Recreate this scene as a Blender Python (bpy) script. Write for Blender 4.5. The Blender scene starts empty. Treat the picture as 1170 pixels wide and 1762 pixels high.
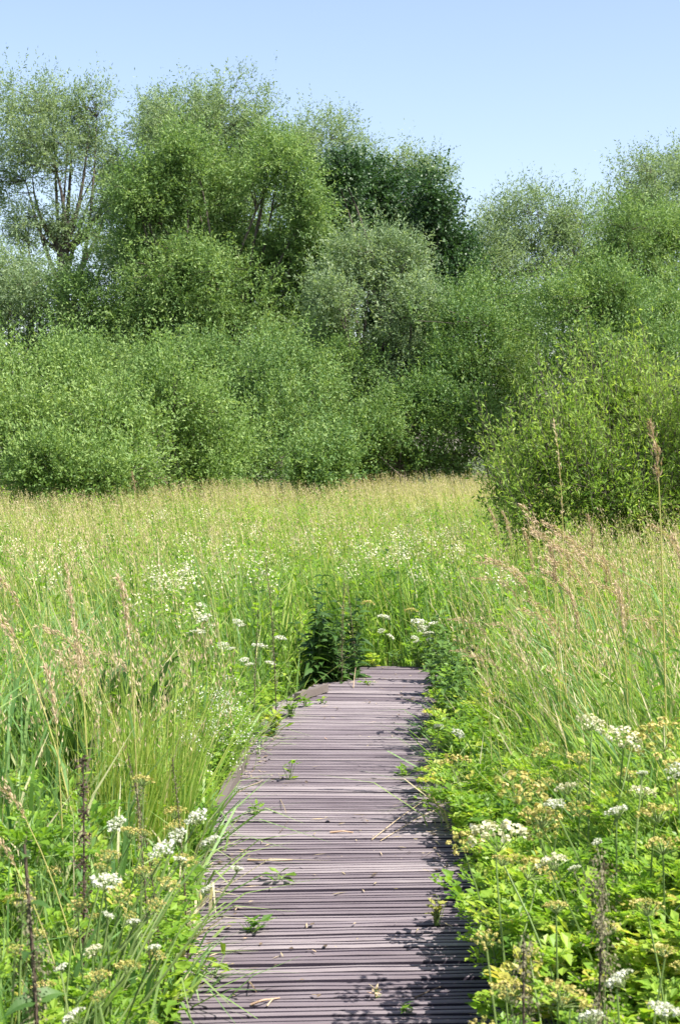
import bpy, math
import numpy as np
from mathutils import Vector, Euler

# ------------------------------------------------------------------ camera, sky, sun, exposure
S = bpy.context.scene
COL = S.collection
F = 2700.0                      # focal length in photo pixels (photo 1170 x 1762)
EYE = 1.6                       # eye height over the deck
HOR = 780.0                     # row of the horizon in the photo

cam = bpy.data.cameras.new("camera")
camo = bpy.data.objects.new("camera", cam)
COL.objects.link(camo)
camo.location = (0, 0, EYE)
camo.rotation_euler = (math.radians(90) - math.atan((881 - HOR) / F), 0, 0)
cam.sensor_fit = 'VERTICAL'
cam.sensor_height = 36
cam.lens = F / 1762 * 36
cam.clip_start = 0.05
cam.clip_end = 3000
cam.dof.use_dof = True
cam.dof.focus_distance = 12.0
cam.dof.aperture_fstop = 13.0
S.camera = camo

SUN_EL, SUN_AZ = math.radians(54), math.radians(120)     # azimuth from +Y towards +X
w = bpy.data.worlds.new("World")
S.world = w
w.use_nodes = True
nt = w.node_tree
bg = nt.nodes["Background"]
sky = nt.nodes.new("ShaderNodeTexSky")
sky.sky_type = 'NISHITA'
sky.sun_disc = False
sky.sun_elevation = SUN_EL
sky.sun_rotation = SUN_AZ
sky.air_density = 1.0
sky.dust_density = 1.4
sky.ozone_density = 3.0
bg.inputs[1].default_value = 0.115
tone = nt.nodes.new("ShaderNodeMix")
tone.data_type = 'RGBA'
tone.blend_type = 'MULTIPLY'
tone.inputs["Factor"].default_value = 1
tone.inputs["B"].default_value = (1.075, 0.93, 0.878, 1)
nt.links.new(sky.outputs[0], tone.inputs["A"])
nt.links.new(tone.outputs["Result"], bg.inputs[0])

sun = bpy.data.lights.new("sun", 'SUN')
sun.energy = 4.6
sun.angle = math.radians(0.53)
sun.color = (1.0, 0.955, 0.89)
suno = bpy.data.objects.new("sun", sun)
COL.objects.link(suno)
to_sun = Vector((math.sin(SUN_AZ) * math.cos(SUN_EL), math.cos(SUN_AZ) * math.cos(SUN_EL), math.sin(SUN_EL)))
suno.rotation_euler = to_sun.to_track_quat('Z', 'Y').to_euler()
suno.location = (30, -20, 60)

S.view_settings.view_transform = 'Standard'
S.view_settings.look = 'None'
S.view_settings.exposure = 1.35
S.view_settings.gamma = 1
S.render.engine = 'CYCLES'
S.cycles.max_bounces = 8
S.cycles.diffuse_bounces = 5
S.cycles.transmission_bounces = 5
S.cycles.glossy_bounces = 2
S.cycles.use_denoising = True

UP = np.array([0, 0, 1.0])


def R(seed):
    return np.random.default_rng(seed)


def at(px, py, d):
    """point of the place seen at photo pixel (px, py), d metres away along +Y"""
    return np.array([(px - 585) / F * d, d, EYE - (py - HOR) / F * d])


def unit(a):
    return a / np.maximum(np.linalg.norm(a, axis=-1, keepdims=True), 1e-9)


# ------------------------------------------------------------------ mesh builder
class MB:
    def __init__(self):
        self.v, self.q, self.t, self.m, self.n = [], [], [], [], 0

    def add(self, v, q, t, m=0):
        v = np.asarray(v, float).reshape(-1, 3)
        q = np.asarray(q, np.int64).reshape(-1, 4)
        self.v.append(v)
        self.q.append(q + self.n)
        self.t.append(np.broadcast_to(np.asarray(t, float), (len(v),)))
        self.m.append(np.full(len(q), m, np.int32))
        self.n += len(v)
        return self

    def arrays(self):
        return np.concatenate(self.v), np.concatenate(self.q), np.concatenate(self.t), np.concatenate(self.m)

    def build(self, name, mats, parent=None, smooth=False, kind=None):
        v, q, t, m = self.arrays()
        me = bpy.data.meshes.new(name)
        me.vertices.add(len(v))
        me.vertices.foreach_set("co", v.astype(np.float32).ravel())
        me.loops.add(len(q) * 4)
        me.loops.foreach_set("vertex_index", q.astype(np.int32).ravel())
        me.polygons.add(len(q))
        me.polygons.foreach_set("loop_start", np.arange(0, len(q) * 4, 4, dtype=np.int32))
        a = me.attributes.new("tint", 'FLOAT', 'POINT')
        a.data.foreach_set("value", t.astype(np.float32))
        for mm in (mats if isinstance(mats, (list, tuple)) else [mats]):
            me.materials.append(mm)
        me.polygons.foreach_set("material_index", m)
        me.polygons.foreach_set("use_smooth", np.full(len(q), smooth))
        me.update(calc_edges=True)
        o = bpy.data.objects.new(name, me)
        COL.objects.link(o)
        if parent is not None:
            o.parent = parent
        if kind:
            o["kind"] = kind
        return o


def leaves(mb, p, d, L, W, t, r=None, rng=None, fold=0.12, m=0, up=1.0, wide=0.45):
    """rhombic leaves: p base points, d directions"""
    n = len(p)
    d = unit(d)
    rr = UP * up + rng.normal(0, 0.55, (n, 3))
    s = unit(np.cross(d, rr))
    nn = np.cross(s, d)
    L = np.broadcast_to(L, (n,))[:, None]
    W = np.broadcast_to(W, (n,))[:, None]
    mid = p + d * L * wide
    v = np.stack([p, mid + s * W / 2 + nn * W * fold, p + d * L, mid - s * W / 2 + nn * W * fold], 1)
    q = np.arange(n * 4).reshape(n, 4)
    mb.add(v, q, np.repeat(np.broadcast_to(t, (n,)), 4), m)


BT = np.array([0, 0.38, 0.74, 1.0])


def blades(mb, base, h, az, lean, width, t, rng, m=0, tip=0.08, droop=0.15, prof=None, face=None):
    """grass blades as bent tapering ribbons"""
    n = len(base)
    h, lean, width, droop = (np.broadcast_to(x, (n,)) for x in (h, lean, width, droop))
    dh = np.stack([np.cos(az), np.sin(az), np.zeros(n)], 1)
    fa = rng.uniform(0, math.pi, n) if face is None else face
    s = np.stack([np.cos(fa), np.sin(fa), np.zeros(n)], 1)
    prof = np.array([0.75, 1.0, 0.7, tip]) if prof is None else prof
    T = BT
    c = base[:, None, :] + dh[:, None, :] * (lean[:, None] * T[None] ** 2)[..., None] + UP * (h[:, None] * (T[None] - droop[:, None] * T[None] ** 3))[..., None]
    off = s[:, None, :] * (width[:, None] * 0.5 * prof[None])[..., None]
    v = np.stack([c - off, c + off], 2)                       # n,4,2,3
    i = np.arange(n)[:, None] * 8
    k = np.array([0, 2, 4])[None]
    q = np.stack([i + k, i + k + 1, i + k + 3, i + k + 2], -1)
    mb.add(v, q, np.repeat(np.broadcast_to(t, (n,)), 8), m)
    return c


def tubes(mb, P, rad, t=0.5, sides=5, m=0):
    """P: n x k x 3 polylines, rad: n x k radii"""
    P = np.asarray(P, float)
    if P.ndim == 2:
        P = P[None]
    n, k, _ = P.shape
    rad = np.broadcast_to(np.asarray(rad, float), (n, k))
    tan = np.gradient(P, axis=1)
    tan = unit(tan)
    ref = np.where(np.abs(tan[..., 2:3]) > 0.9, np.array([1.0, 0, 0]), UP)
    a = unit(np.cross(tan, ref))
    b = np.cross(tan, a)
    th = np.arange(sides) / sides * 2 * math.pi
    v = P[:, :, None] + (a[:, :, None] * np.cos(th)[None, None, :, None] + b[:, :, None] * np.sin(th)[None, None, :, None]) * rad[..., None, None]
    i = np.arange(n)[:, None, None] * k * sides
    j = np.arange(k - 1)[None, :, None] * sides
    s0 = np.arange(sides)[None, None]
    s1 = (s0 + 1) % sides
    q = np.stack([i + j + s0, i + j + s1, i + j + sides + s1, i + j + sides + s0], -1)
    mb.add(v, q, np.repeat(np.broadcast_to(t, (n,)), k * sides), m)


def bez(a, b, c, k=5):
    t = np.linspace(0, 1, k)[:, None]
    return (1 - t) ** 2 * a + 2 * (1 - t) * t * b + t * t * c


def box(mb, x0, x1, y0, y1, z0, z1, t=0.5, m=0):
    v = [(x, y, z) for z in (z0, z1) for y in (y0, y1) for x in (x0, x1)]
    q = [(0, 2, 3, 1), (4, 5, 7, 6), (0, 1, 5, 4), (2, 6, 7, 3), (0, 4, 6, 2), (1, 3, 7, 5)]
    mb.add(v, q, t, m)


def noise2(x, y, seed, scale):
    """smooth value noise, 0..1"""
    g = R(seed).random((64, 64))
    x, y = x / scale + 1000, y / scale + 1000
    xi, yi = np.floor(x).astype(int), np.floor(y).astype(int)
    fx, fy = x - xi, y - yi
    fx, fy = fx * fx * (3 - 2 * fx), fy * fy * (3 - 2 * fy)
    G = lambda a, b: g[a % 64, b % 64]
    return (G(xi, yi) * (1 - fx) + G(xi + 1, yi) * fx) * (1 - fy) + (G(xi, yi + 1) * (1 - fx) + G(xi + 1, yi + 1) * fx) * fy


# ------------------------------------------------------------------ materials
def plant_mat(name, stops, trans=0.35, rough=0.5, spec=0.35, tboost=1.25):
    m = bpy.data.materials.new(name)
    m.use_nodes = True
    n, l = m.node_tree.nodes, m.node_tree.links
    n.clear()
    out = n.new("ShaderNodeOutputMaterial")
    at_ = n.new("ShaderNodeAttribute")
    at_.attribute_name = "tint"
    ramp = n.new("ShaderNodeValToRGB")
    el = ramp.color_ramp.elements
    while len(el) < len(stops):
        el.new(0.5)
    for e, (p, c) in zip(el, stops):
        e.position = p
        e.color = (*c, 1)
    l.new(at_.outputs["Fac"], ramp.inputs[0])
    b = n.new("ShaderNodeBsdfPrincipled")
    b.inputs["Roughness"].default_value = rough
    b.inputs["Specular IOR Level"].default_value = spec
    l.new(ramp.outputs[0], b.inputs["Base Color"])
    if trans > 0:
        tr = n.new("ShaderNodeBsdfTranslucent")
        mul = n.new("ShaderNodeMix")
        mul.data_type = 'RGBA'
        mul.blend_type = 'MULTIPLY'
        mul.inputs["Factor"].default_value = 1
        mul.inputs["B"].default_value = (tboost * 1.1, tboost * 1.1, tboost * 0.6, 1)
        l.new(ramp.outputs[0], mul.inputs["A"])
        l.new(mul.outputs["Result"], tr.inputs[0])
        mx = n.new("ShaderNodeMixShader")
        mx.inputs[0].default_value = trans
        l.new(b.outputs[0], mx.inputs[1])
        l.new(tr.outputs[0], mx.inputs[2])
        l.new(mx.outputs[0], out.inputs[0])
    else:
        l.new(b.outputs[0], out.inputs[0])
    return m


GRASS = plant_mat("grass_blade", [(0, (.075, .16, .026)), (.35, (.18, .32, .048)), (.62, (.31, .41, .078)), (.8, (.44, .44, .14)), (1, (.56, .48, .29))], .45)
REEDY = plant_mat("broad_blade", [(0, (.06, .145, .045)), (.5, (.16, .29, .085)), (.85, (.29, .40, .13)), (1, (.54, .48, .31))], .45)
STRAW = plant_mat("seed_head", [(0, (.30, .245, .13)), (.4, (.44, .36, .21)), (.75, (.54, .43, .29)), (1, (.48, .31, .22))], .3, .7)
WILLOW = plant_mat("willow_leaf", [(0, (.07, .135, .042)), (.5, (.16, .265, .078)), (1, (.27, .37, .12))], .36, .5, .3)
SILVER = plant_mat("silver_willow_leaf", [(0, (.10, .16, .08)), (.5, (.20, .285, .145)), (1, (.30, .38, .21))], .42, .5, .3)
ALDER = plant_mat("alder_leaf", [(0, (.02, .05, .017)), (.5, (.038, .09, .027)), (1, (.075, .145, .048))], .3, .45, .4)
SALLOW = plant_mat("sallow_leaf", [(0, (.06, .125, .042)), (.5, (.135, .235, .065)), (1, (.24, .335, .10))], .35, .5, .3)
PALE = plant_mat("pale_sallow_leaf", [(0, (.08, .155, .036)), (.5, (.17, .275, .075)), (1, (.28, .38, .12))], .38, .5, .3)
FRESH = plant_mat("osier_leaf", [(0, (.115, .21, .035)), (.5, (.225, .345, .06)), (1, (.35, .44, .11))], .5, .5, .3)
HERB = plant_mat("herb_leaf", [(0, (.075, .18, .022)), (.5, (.21, .36, .035)), (.85, (.36, .47, .06)), (1, (.48, .44, .10))], .52, .45, .4)
NETTLE = plant_mat("nettle_leaf", [(0, (.025, .06, .014)), (.5, (.06, .13, .028)), (1, (.14, .24, .05))], .36, .5, .3)
STEM = plant_mat("green_stem", [(0, (.08, .14, .035)), (.5, (.16, .24, .065)), (1, (.28, .33, .13))], .15)
WHITE = plant_mat("white_floret", [(0, (.40, .43, .28)), (.5, (.57, .59, .48)), (1, (.72, .72, .66))], .3, .6, .2, 1.0)
CREAM = plant_mat("cream_floret", [(0, (.42, .42, .24)), (.5, (.55, .54, .36)), (1, (.66, .64, .48))], .3, .6, .2, 1.0)
OLIVE = plant_mat("fading_floret", [(0, (.26, .28, .06)), (.5, (.42, .39, .11)), (1, (.56, .46, .19))], .3, .6, .2, 1.0)
BROWN = plant_mat("brown_seed", [(0, (.06, .042, .03)), (.5, (.11, .08, .055)), (1, (.19, .14, .09))], .15, .7)
TASSEL = plant_mat("nettle_tassel", [(0, (.08, .08, .04)), (.5, (.15, .14, .075)), (1, (.24, .22, .13))], .2, .7)
REDSEED = plant_mat("reed_plume", [(0, (.28, .195, .12)), (.5, (.45, .345, .22)), (1, (.57, .46, .31))], .25, .7)


def bark_mat(name, a, b_):
    m = bpy.data.materials.new(name)
    m.use_nodes = True
    n, l = m.node_tree.nodes, m.node_tree.links
    b = n["Principled BSDF"]
    b.inputs["Roughness"].default_value = .9
    tc = n.new("ShaderNodeTexCoord")
    mp = n.new("ShaderNodeMapping")
    mp.inputs["Scale"].default_value = (9, 9, 2)
    nz = n.new("ShaderNodeTexNoise")
    nz.inputs["Scale"].default_value = 2
    nz.inputs["Detail"].default_value = 6
    rp = n.new("ShaderNodeValToRGB")
    rp.color_ramp.elements[0].color = (*a, 1)
    rp.color_ramp.elements[1].color = (*b_, 1)
    rp.color_ramp.elements[0].position = .35
    rp.color_ramp.elements[1].position = .65
    l.new(tc.outputs["Object"], mp.inputs[0])
    l.new(mp.outputs[0], nz.inputs[0])
    l.new(nz.outputs[0], rp.inputs[0])
    l.new(rp.outputs[0], b.inputs["Base Color"])
    return m


BARK = bark_mat("bark", (.05, .04, .032), (.12, .10, .08))


def wood_mat(name, lo, mid, hi):
    m = bpy.data.materials.new(name)
    m.use_nodes = True
    n, l = m.node_tree.nodes, m.node_tree.links
    b = n["Principled BSDF"]
    b.inputs["Roughness"].default_value = .8
    b.inputs["Specular IOR Level"].default_value = .25
    tc = n.new("ShaderNodeTexCoord")
    mp = n.new("ShaderNodeMapping")
    mp.inputs["Scale"].default_value = (3.2, 70, 30)
    nz = n.new("ShaderNodeTexNoise")
    nz.inputs["Scale"].default_value = 1.6
    nz.inputs["Detail"].default_value = 5
    nz.inputs["Roughness"].default_value = .65
    nz2 = n.new("ShaderNodeTexNoise")
    nz2.inputs["Scale"].default_value = 2.3
    nz2.inputs["Detail"].default_value = 3
    at_ = n.new("ShaderNodeAttribute")
    at_.attribute_name = "tint"
    ad = n.new("ShaderNodeMath"); ad.operation = 'MULTIPLY_ADD'
    ad.inputs[1].default_value = .5
    l.new(nz.outputs[0], ad.inputs[0])
    a2 = n.new("ShaderNodeMath"); a2.operation = 'MULTIPLY'
    a2.inputs[1].default_value = .36
    l.new(at_.outputs["Fac"], a2.inputs[0])
    l.new(a2.outputs[0], ad.inputs[2])
    a3 = n.new("ShaderNodeMath"); a3.operation = 'MULTIPLY_ADD'
    a3.inputs[1].default_value = .36
    l.new(nz2.outputs[0], a3.inputs[0])
    l.new(ad.outputs[0], a3.inputs[2])
    rp = n.new("ShaderNodeValToRGB")
    el = rp.color_ramp.elements
    el.new(.5)
    for e, (p, c) in zip(el, ((.28, lo), (.56, mid), (.86, hi))):
        e.position = p
        e.color = (*c, 1)
    l.new(tc.outputs["Object"], mp.inputs[0])
    l.new(mp.outputs[0], nz.inputs[0])
    l.new(tc.outputs["Object"], nz2.inputs[0])
    l.new(a3.outputs[0], rp.inputs[0])
    l.new(rp.outputs[0], b.inputs["Base Color"])
    bp = n.new("ShaderNodeBump")
    bp.inputs["Strength"].default_value = .35
    bp.inputs["Distance"].default_value = .004
    l.new(nz.outputs[0], bp.inputs["Height"])
    l.new(bp.outputs[0], b.inputs["Normal"])
    return m


WOOD = wood_mat("weathered_plank", (.075, .058, .066), (.16, .134, .144), (.28, .245, .243))
GROOVE = wood_mat("dirty_groove", (.018, .013, .022), (.034, .026, .039), (.06, .047, .06))
KERB = wood_mat("kerb_wood", (.06, .05, .044), (.115, .095, .085), (.18, .155, .135))


def ground_mat():
    m = bpy.data.materials.new("soil")
    m.use_nodes = True
    n, l = m.node_tree.nodes, m.node_tree.links
    b = n["Principled BSDF"]
    b.inputs["Roughness"].default_value = .95
    tc = n.new("ShaderNodeTexCoord")
    nz = n.new("ShaderNodeTexNoise")
    nz.inputs["Scale"].default_value = 3
    nz.inputs["Detail"].default_value = 8
    rp = n.new("ShaderNodeValToRGB")
    rp.color_ramp.elements[0].color = (.035, .045, .015, 1)
    rp.color_ramp.elements[1].color = (.09, .12, .035, 1)
    l.new(tc.outputs["Object"], nz.inputs[0])
    l.new(nz.outputs[0], rp.inputs[0])
    l.new(rp.outputs[0], b.inputs["Base Color"])
    return m


SOIL = ground_mat()


# ------------------------------------------------------------------ naming helpers
def tag(o, label, cat, group=None):
    o["label"] = label
    o["category"] = cat
    if group:
        o["group"] = group
    return o


def thing(name, loc, rz=0, sc=1.0):
    o = bpy.data.objects.new(name, None)
    o.empty_display_size = .1
    COL.objects.link(o)
    o.location = loc
    o.rotation_euler = (0, 0, rz)
    o.scale = (sc, sc, sc)
    return o


def dup(root, loc, rz, sc):
    r = root.copy()
    COL.objects.link(r)
    r.location = loc
    r.rotation_euler = (0, 0, rz)
    r.scale = (sc, sc, sc)
    for ch in root.children:
        c = ch.copy()
        COL.objects.link(c)
        c.parent = r
    return r


GZ = -0.22


def gz(x, y):
    x, y = np.asarray(x, float), np.asarray(y, float)
    return GZ + .10 * (noise2(x, y, 5, 6.0) - .5) + 0.0 * x


# ------------------------------------------------------------------ ground
def build_ground():
    xs = np.concatenate([[-900, -300, -120], np.linspace(-60, 60, 121), [120, 300, 900]])
    ys = np.concatenate([[-900, -200, -60], np.linspace(-20, 100, 121), [160, 300, 900]])
    X, Y = np.meshgrid(xs, ys)
    Z = np.where((np.abs(X) < 59) & (Y > -19) & (Y < 99), gz(X, Y), GZ)
    v = np.stack([X, Y, Z], -1).reshape(-1, 3)
    nx, ny = len(xs), len(ys)
    i, j = np.meshgrid(np.arange(nx - 1), np.arange(ny - 1))
    a = (j * nx + i).ravel()
    q = np.stack([a, a + 1, a + nx + 1, a + nx], 1)
    mb = MB()
    mb.add(v, q, .5)
    o = mb.build("ground", SOIL, smooth=True)
    o["kind"] = "structure"


build_ground()

# ------------------------------------------------------------------ boardwalk
CEN = np.array([(.205, 1.9), (-.035, 6.6), (.07, 9.35), (.275, 11.9)])
HALF = .545


def path_samples():
    seg = np.diff(CEN, axis=0)
    ln = np.linalg.norm(seg, axis=1)
    cum = np.concatenate([[0], np.cumsum(ln)])
    ang = np.arctan2(seg[:, 0], seg[:, 1])
    s = np.arange(0, cum[-1], .0125)
    a = np.full(len(s), ang[0])
    for k in range(1, len(ang)):
        half = .35
        f = np.clip((s - cum[k] + half) / (2 * half), 0, 1)
        a += (ang[k] - ang[k - 1]) * f
    dx, dy = np.sin(a) * .0125, np.cos(a) * .0125
    x = CEN[0, 0] + np.concatenate([[0], np.cumsum(dx)[:-1]])
    y = CEN[0, 1] + np.concatenate([[0], np.cumsum(dy)[:-1]])
    return s, x, y, a, cum


PS, PX, PY, PA, PCUM = path_samples()


def path_at(s):
    return np.interp(s, PS, PX), np.interp(s, PS, PY), np.interp(s, PS, PA)


def left_half(s):
    """the planks' reach on the kerb side: cut short where the nettles stand at the bend"""
    return HALF - np.clip((np.asarray(s, float) - 8.12) / 1.75, 0, 1) * .36 - .03 * (np.asarray(s) > 8.12)


def edge(s, off):
    x, y, a = path_at(s)
    return np.array([x + math.cos(a) * off, y - math.sin(a) * off])


def deck_dist(x, y):
    """distance outside the deck's edge (negative on it)"""
    x, y = np.asarray(x, float), np.asarray(y, float)
    d = np.full(np.shape(x), 1e9)
    for k in range(0, len(PX), 6):
        cut = float(HALF - left_half(PS[k]))
        cx, cy = PX[k] + math.cos(PA[k]) * cut / 2, PY[k] - math.sin(PA[k]) * cut / 2
        d = np.minimum(d, np.hypot(x - cx, y - cy) - (HALF - cut / 2))
    return d


def build_boardwalk():
    rng = R(11)
    root = thing("boardwalk", (0, 0, 0))
    tag(root, "weathered grey plank boardwalk winding into the meadow between tall weeds", "boardwalk")
    deck = MB()
    s = .02
    Ltot = PS[-1] - .05
    pitch = .076
    while s < Ltot - pitch:
        t = rng.random()
        gap = .0235 + rng.normal(0, .0018)
        z = rng.normal(0, .0014)
        jl, jr = rng.normal(0, .008, 2)
        wobble = rng.normal(0, .0016, 2)
        b0, b1 = s, s + pitch - gap
        g = b0 + (b1 - b0) * (.5 + rng.normal(0, .06))
        gw = .0038 + abs(rng.normal(0, .0018))
        prof = [(b0, -.034), (b0 + .0005, z - .003), (b0 + .004, z), (g - gw, z), (g - gw + .001, z - .004), (g + gw - .001, z - .004), (g + gw, z), (b1 - .004, z), (b1 - .0005, z - .003), (b1, -.034)]
        nx = 9
        offs = np.linspace(-float(left_half(s)) + jl, HALF + jr, nx)
        wave = np.interp(offs, np.linspace(-HALF, HALF, 7), rng.normal(0, .0034, 7))
        V = []
        for (ss, zz) in prof:
            x, y, a = path_at(ss)
            for i, o in enumerate(offs):
                dy = wave[i] + wobble[0] * o
                V.append((x + math.cos(a) * o + math.sin(a) * dy, y - math.sin(a) * o + math.cos(a) * dy, zz))
        k = len(prof)
        ql, qd = [], []
        for j in range(k - 1):
            for i in range(nx - 1):
                q = (j * nx + i, j * nx + i + 1, (j + 1) * nx + i + 1, (j + 1) * nx + i)
                (qd if j in (0, 3, 4, 5, 8) else ql).append(q)
        n0 = deck.n
        deck.add(V, ql + qd, t, 0)
        deck.m[-1][len(ql):] = 1
        # underside and ends
        ends = [((k - 1) * nx + 0, 7 * nx, 2 * nx, 0), (nx - 1, 2 * nx + nx - 1, 7 * nx + nx - 1, (k - 1) * nx + nx - 1)]
        deck.q.append(np.array(ends) + n0)
        deck.m.append(np.zeros(2, np.int32))
        s += pitch
    deck.build("deck", [WOOD, GROOVE], root)
    # bearers under the planks
    for off in (-.08, .42):
        mb = MB()
        ss = np.linspace(.05, Ltot - .1, 60)
        P = np.array([[*edge(q, off), -.10] for q in ss])
        tubes(mb, P, .055, .4, 4)
        mb.build("bearer", GROOVE, root)
    # low kerb boards along the sides
    def kerb(s0, s1, off, hgt=.055, wd=.045, tw=0.0):
        mb = MB()
        k = 14
        ss = np.linspace(s0, s1, k)
        V = []
        for i, q in enumerate(ss):
            a = edge(q, off - wd / 2)
            b = edge(q, off + wd / 2)
            z1 = hgt + .004 * math.sin(i * 1.7)
            V += [(*a, .006), (*b, .006), (*b, z1), (*a, z1 - .006)]
        Q = []
        for i in range(k - 1):
            o, p = i * 4, i * 4 + 4
            for e in range(4):
                f = (e + 1) % 4
                Q.append((o + e, p + e, p + f, o + f))
        Q += [(0, 1, 2, 3), (4 * k - 1, 4 * k - 2, 4 * k - 3, 4 * k - 4)]
        mb.add(V, Q, .6)
        return mb.build("kerb_board", KERB, root)
    kerb(4.95, 6.25, -HALF + .03)
    # angled stub where the planks are cut back, and the beam across the far end
    for (a, b, hh) in (((-.275, 10.08), (-.10, 10.46), .055),):
        mb = MB()
        a, b = np.array(a), np.array(b)
        u = (b - a) / np.linalg.norm(b - a)
        nn = np.array([u[1], -u[0]]) * .024
        k = 6
        V = []
        for f in np.linspace(0, 1, k):
            c = a + (b - a) * f
            z1 = hh + .004 * math.sin(f * 9)
            V += [(*(c - nn), .006), (*(c + nn), .006), (*(c + nn), z1), (*(c - nn), z1 - .005)]
        Q = []
        for i in range(k - 1):
            o, p = i * 4, i * 4 + 4
            for e in range(4):
                f = (e + 1) % 4
                Q.append((o + e, p + e, p + f, o + f))
        Q += [(0, 1, 2, 3), (4 * k - 1, 4 * k - 2, 4 * k - 3, 4 * k - 4)]
        mb.add(V, Q, .7)
        mb.build("kerb_board", KERB, root)
    return root


build_boardwalk()


# ------------------------------------------------------------------ trees and shrubs
DENS, LEAF_L, LEAF_W = 3.5, .92, 1.15


def tree(name, label, cat, lobes, d, leaf, base, seed, L=.13, W=.034, dens=1.0, cl=.55, up=.5, twigs=14, per=13, shell=.42,
         trunk_r=.22, stems=1, twig_len=.75, group=None, fork=.35, lean=0, droop=0.0, show_twigs=False, minz=None, depth=.85, gaps=-1.1, shoots=.06, rough=1.2, limb_r=.10):
    """lobes: (px, py, rx, ry[, distance offset]) ellipses of the crown as the photo shows them at distance d; built as ellipsoids in the round"""
    rng = R(seed)
    k = d / F
    bx = (base - 585) * k
    root = thing(name, (bx, d, float(gz(bx, d))))
    tag(root, label, cat, group)
    org = np.array(root.location)
    cen, rad, boss = [], [], []
    for lo in lobes:
        dd = d + (lo[4] if len(lo) > 4 else 0)
        c = at(lo[0], lo[1], dd) + np.array([0, rng.normal(0, .022 * d), 0])
        r = np.array([lo[2] * k, lo[2] * k * depth, lo[3] * k])
        r = np.maximum(r - twig_len * np.array([.15, .15, .45]), r * .7)
        c = c - np.array([0, 0, .12 * twig_len])
        cen.append(c - org)
        rad.append(r)
        boss.append(True)
        for _ in range(2):
            a = rng.uniform(0, 2 * math.pi)
            o = np.array([math.cos(a), -abs(rng.normal(0, .6)), math.sin(a) * .8])
            cen.append(c - org + o * r * .72)
            rad.append(r * rng.uniform(.38, .55))
            boss.append(False)
    wood = MB()
    nst = stems
    top = np.mean([c for c in cen], axis=0)
    zmax = max(c[2] + r[2] for c, r in zip(cen, rad))
    # trunk(s)
    forks = []
    for i in range(nst):
        a = rng.uniform(0, 2 * math.pi)
        sp = 0 if nst == 1 else .25
        b0 = np.array([math.cos(a) * sp, math.sin(a) * sp, -.15])
        e = np.array([lean * k + top[0] * .5 + (0 if nst == 1 else math.cos(a) * zmax * .12), top[1] * .3 + (0 if nst == 1 else math.sin(a) * zmax * .12), zmax * fork])
        P = bez(b0, (b0 + e) / 2 + rng.normal(0, .12, 3), e, 7)
        rr = np.linspace(trunk_r * 1.1, trunk_r * .62, 7) / (1 if nst == 1 else nst * .8)
        tubes(wood, P, rr, .5, 8)
        forks.append((e, P, rr[-1]))
    allc, allr, tw0 = [], [], []
    BR, BRr = [], []
    tips = []
    for (c, r, main) in zip(cen, rad, boss):
        vol_area = (r[0] * r[1] + r[0] * r[2] + r[1] * r[2]) / 3 * 4 * math.pi * .5
        n = max(8, int(DENS * dens * vol_area / (cl * cl)))
        u = unit(rng.normal(0, 1, (n, 3)))
        rr = rng.random(n)[:, None] ** shell
        jit = 1 + .13 * rng.normal(0, 1, (n, 1))
        bd = unit(rng.normal(0, 1, (9, 3)) + np.array([0, -.3, .3]))
        ba = rng.uniform(-.32, .42, 9) * rough
        bump = 1 + (np.exp(7 * (u @ bd.T - 1)) * ba[None]).sum(1, keepdims=True)
        stray = np.where(rng.random((n, 1)) < .035 * rough, rng.uniform(.1, .55, (n, 1)), 0)
        p = c + u * r * rr * jit * bump + unit(u * .6 + UP * .6) * stray * twig_len * 1.3
        wv = sum(np.sin(p @ (rng.normal(0, 1, 3) * (1.0 / cl)) + rng.uniform(0, 6.28)) for _ in range(3))
        p = p[wv > gaps]
        n = len(p)
        zmin = (minz if minz is not None else .25)
        p[:, 2] = np.where(p[:, 2] < zmin, zmin + rng.random(n) * .5, p[:, 2])
        allc.append(p)
        allr.append(np.full(n, cl))
        # limb to the lobe
        e, P, r0 = min(forks, key=lambda f: np.linalg.norm(f[0] - c))
        if main:
            tips = []
        for q in range((1 if nst > 1 else 2) if main else 0):
            st = P[-1 - q * int(rng.integers(1, 3))]
            tgt = c + rng.normal(0, .22, 3) * r
            tgt[2] += r[2] * .1
            pl = bez(st, st + (tgt - st) * np.array([.60, .60, .42]) + rng.normal(0, .10, 3) * np.linalg.norm(tgt - st), tgt, 7)
            rl = np.linspace(min(r0 * .6, limb_r if nst == 1 else .032), .018, 7)
            tubes(wood, pl, rl, .5, 6)
            tips += [(pl[j], rl[j]) for j in (2, 3, 4, 5, 6)]
        tp = np.array([t_[0] for t_ in tips])
        tr = np.array([t_[1] for t_ in tips])
        sel = rng.permutation(n)[:min(n, 90)]
        for i in sel:
            dd = np.linalg.norm(tp - p[i], axis=1) + np.where(tp[:, 2] > p[i, 2] + .4, 1.5, 0)
            j = int(np.argmin(dd))
            mid = (tp[j] + p[i]) / 2 + np.array([0, 0, .1 * dd[j]]) + rng.normal(0, .06 * dd[j], 3)
            BR.append(bez(tp[j], mid, p[i], 5))
            BRr.append(np.linspace(min(tr[j] * .5, .05), .008, 5))
    tubes(wood, np.array(BR), np.array(BRr), .5, 4)
    ctr = np.concatenate(allc)
    n = len(ctr)
    crown = MB()
    ct = rng.random(n)
    lob = rng.normal(0, 1, len(cen))
    mc = np.mean(cen, axis=0)
    # outward direction from the nearest lobe centre
    C = np.array(cen)
    Rr = np.array(rad)
    q = ((ctr[:, None] - C[None]) / Rr[None])
    near = np.argmin((q ** 2).sum(-1), axis=1)
    outw = unit((ctr - C[near]) / Rr[near] + 1e-6)
    td = outw[:, None] * .55 + UP * up + rng.normal(0, .62, (n, twigs, 3))
    td = unit(td)
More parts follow.
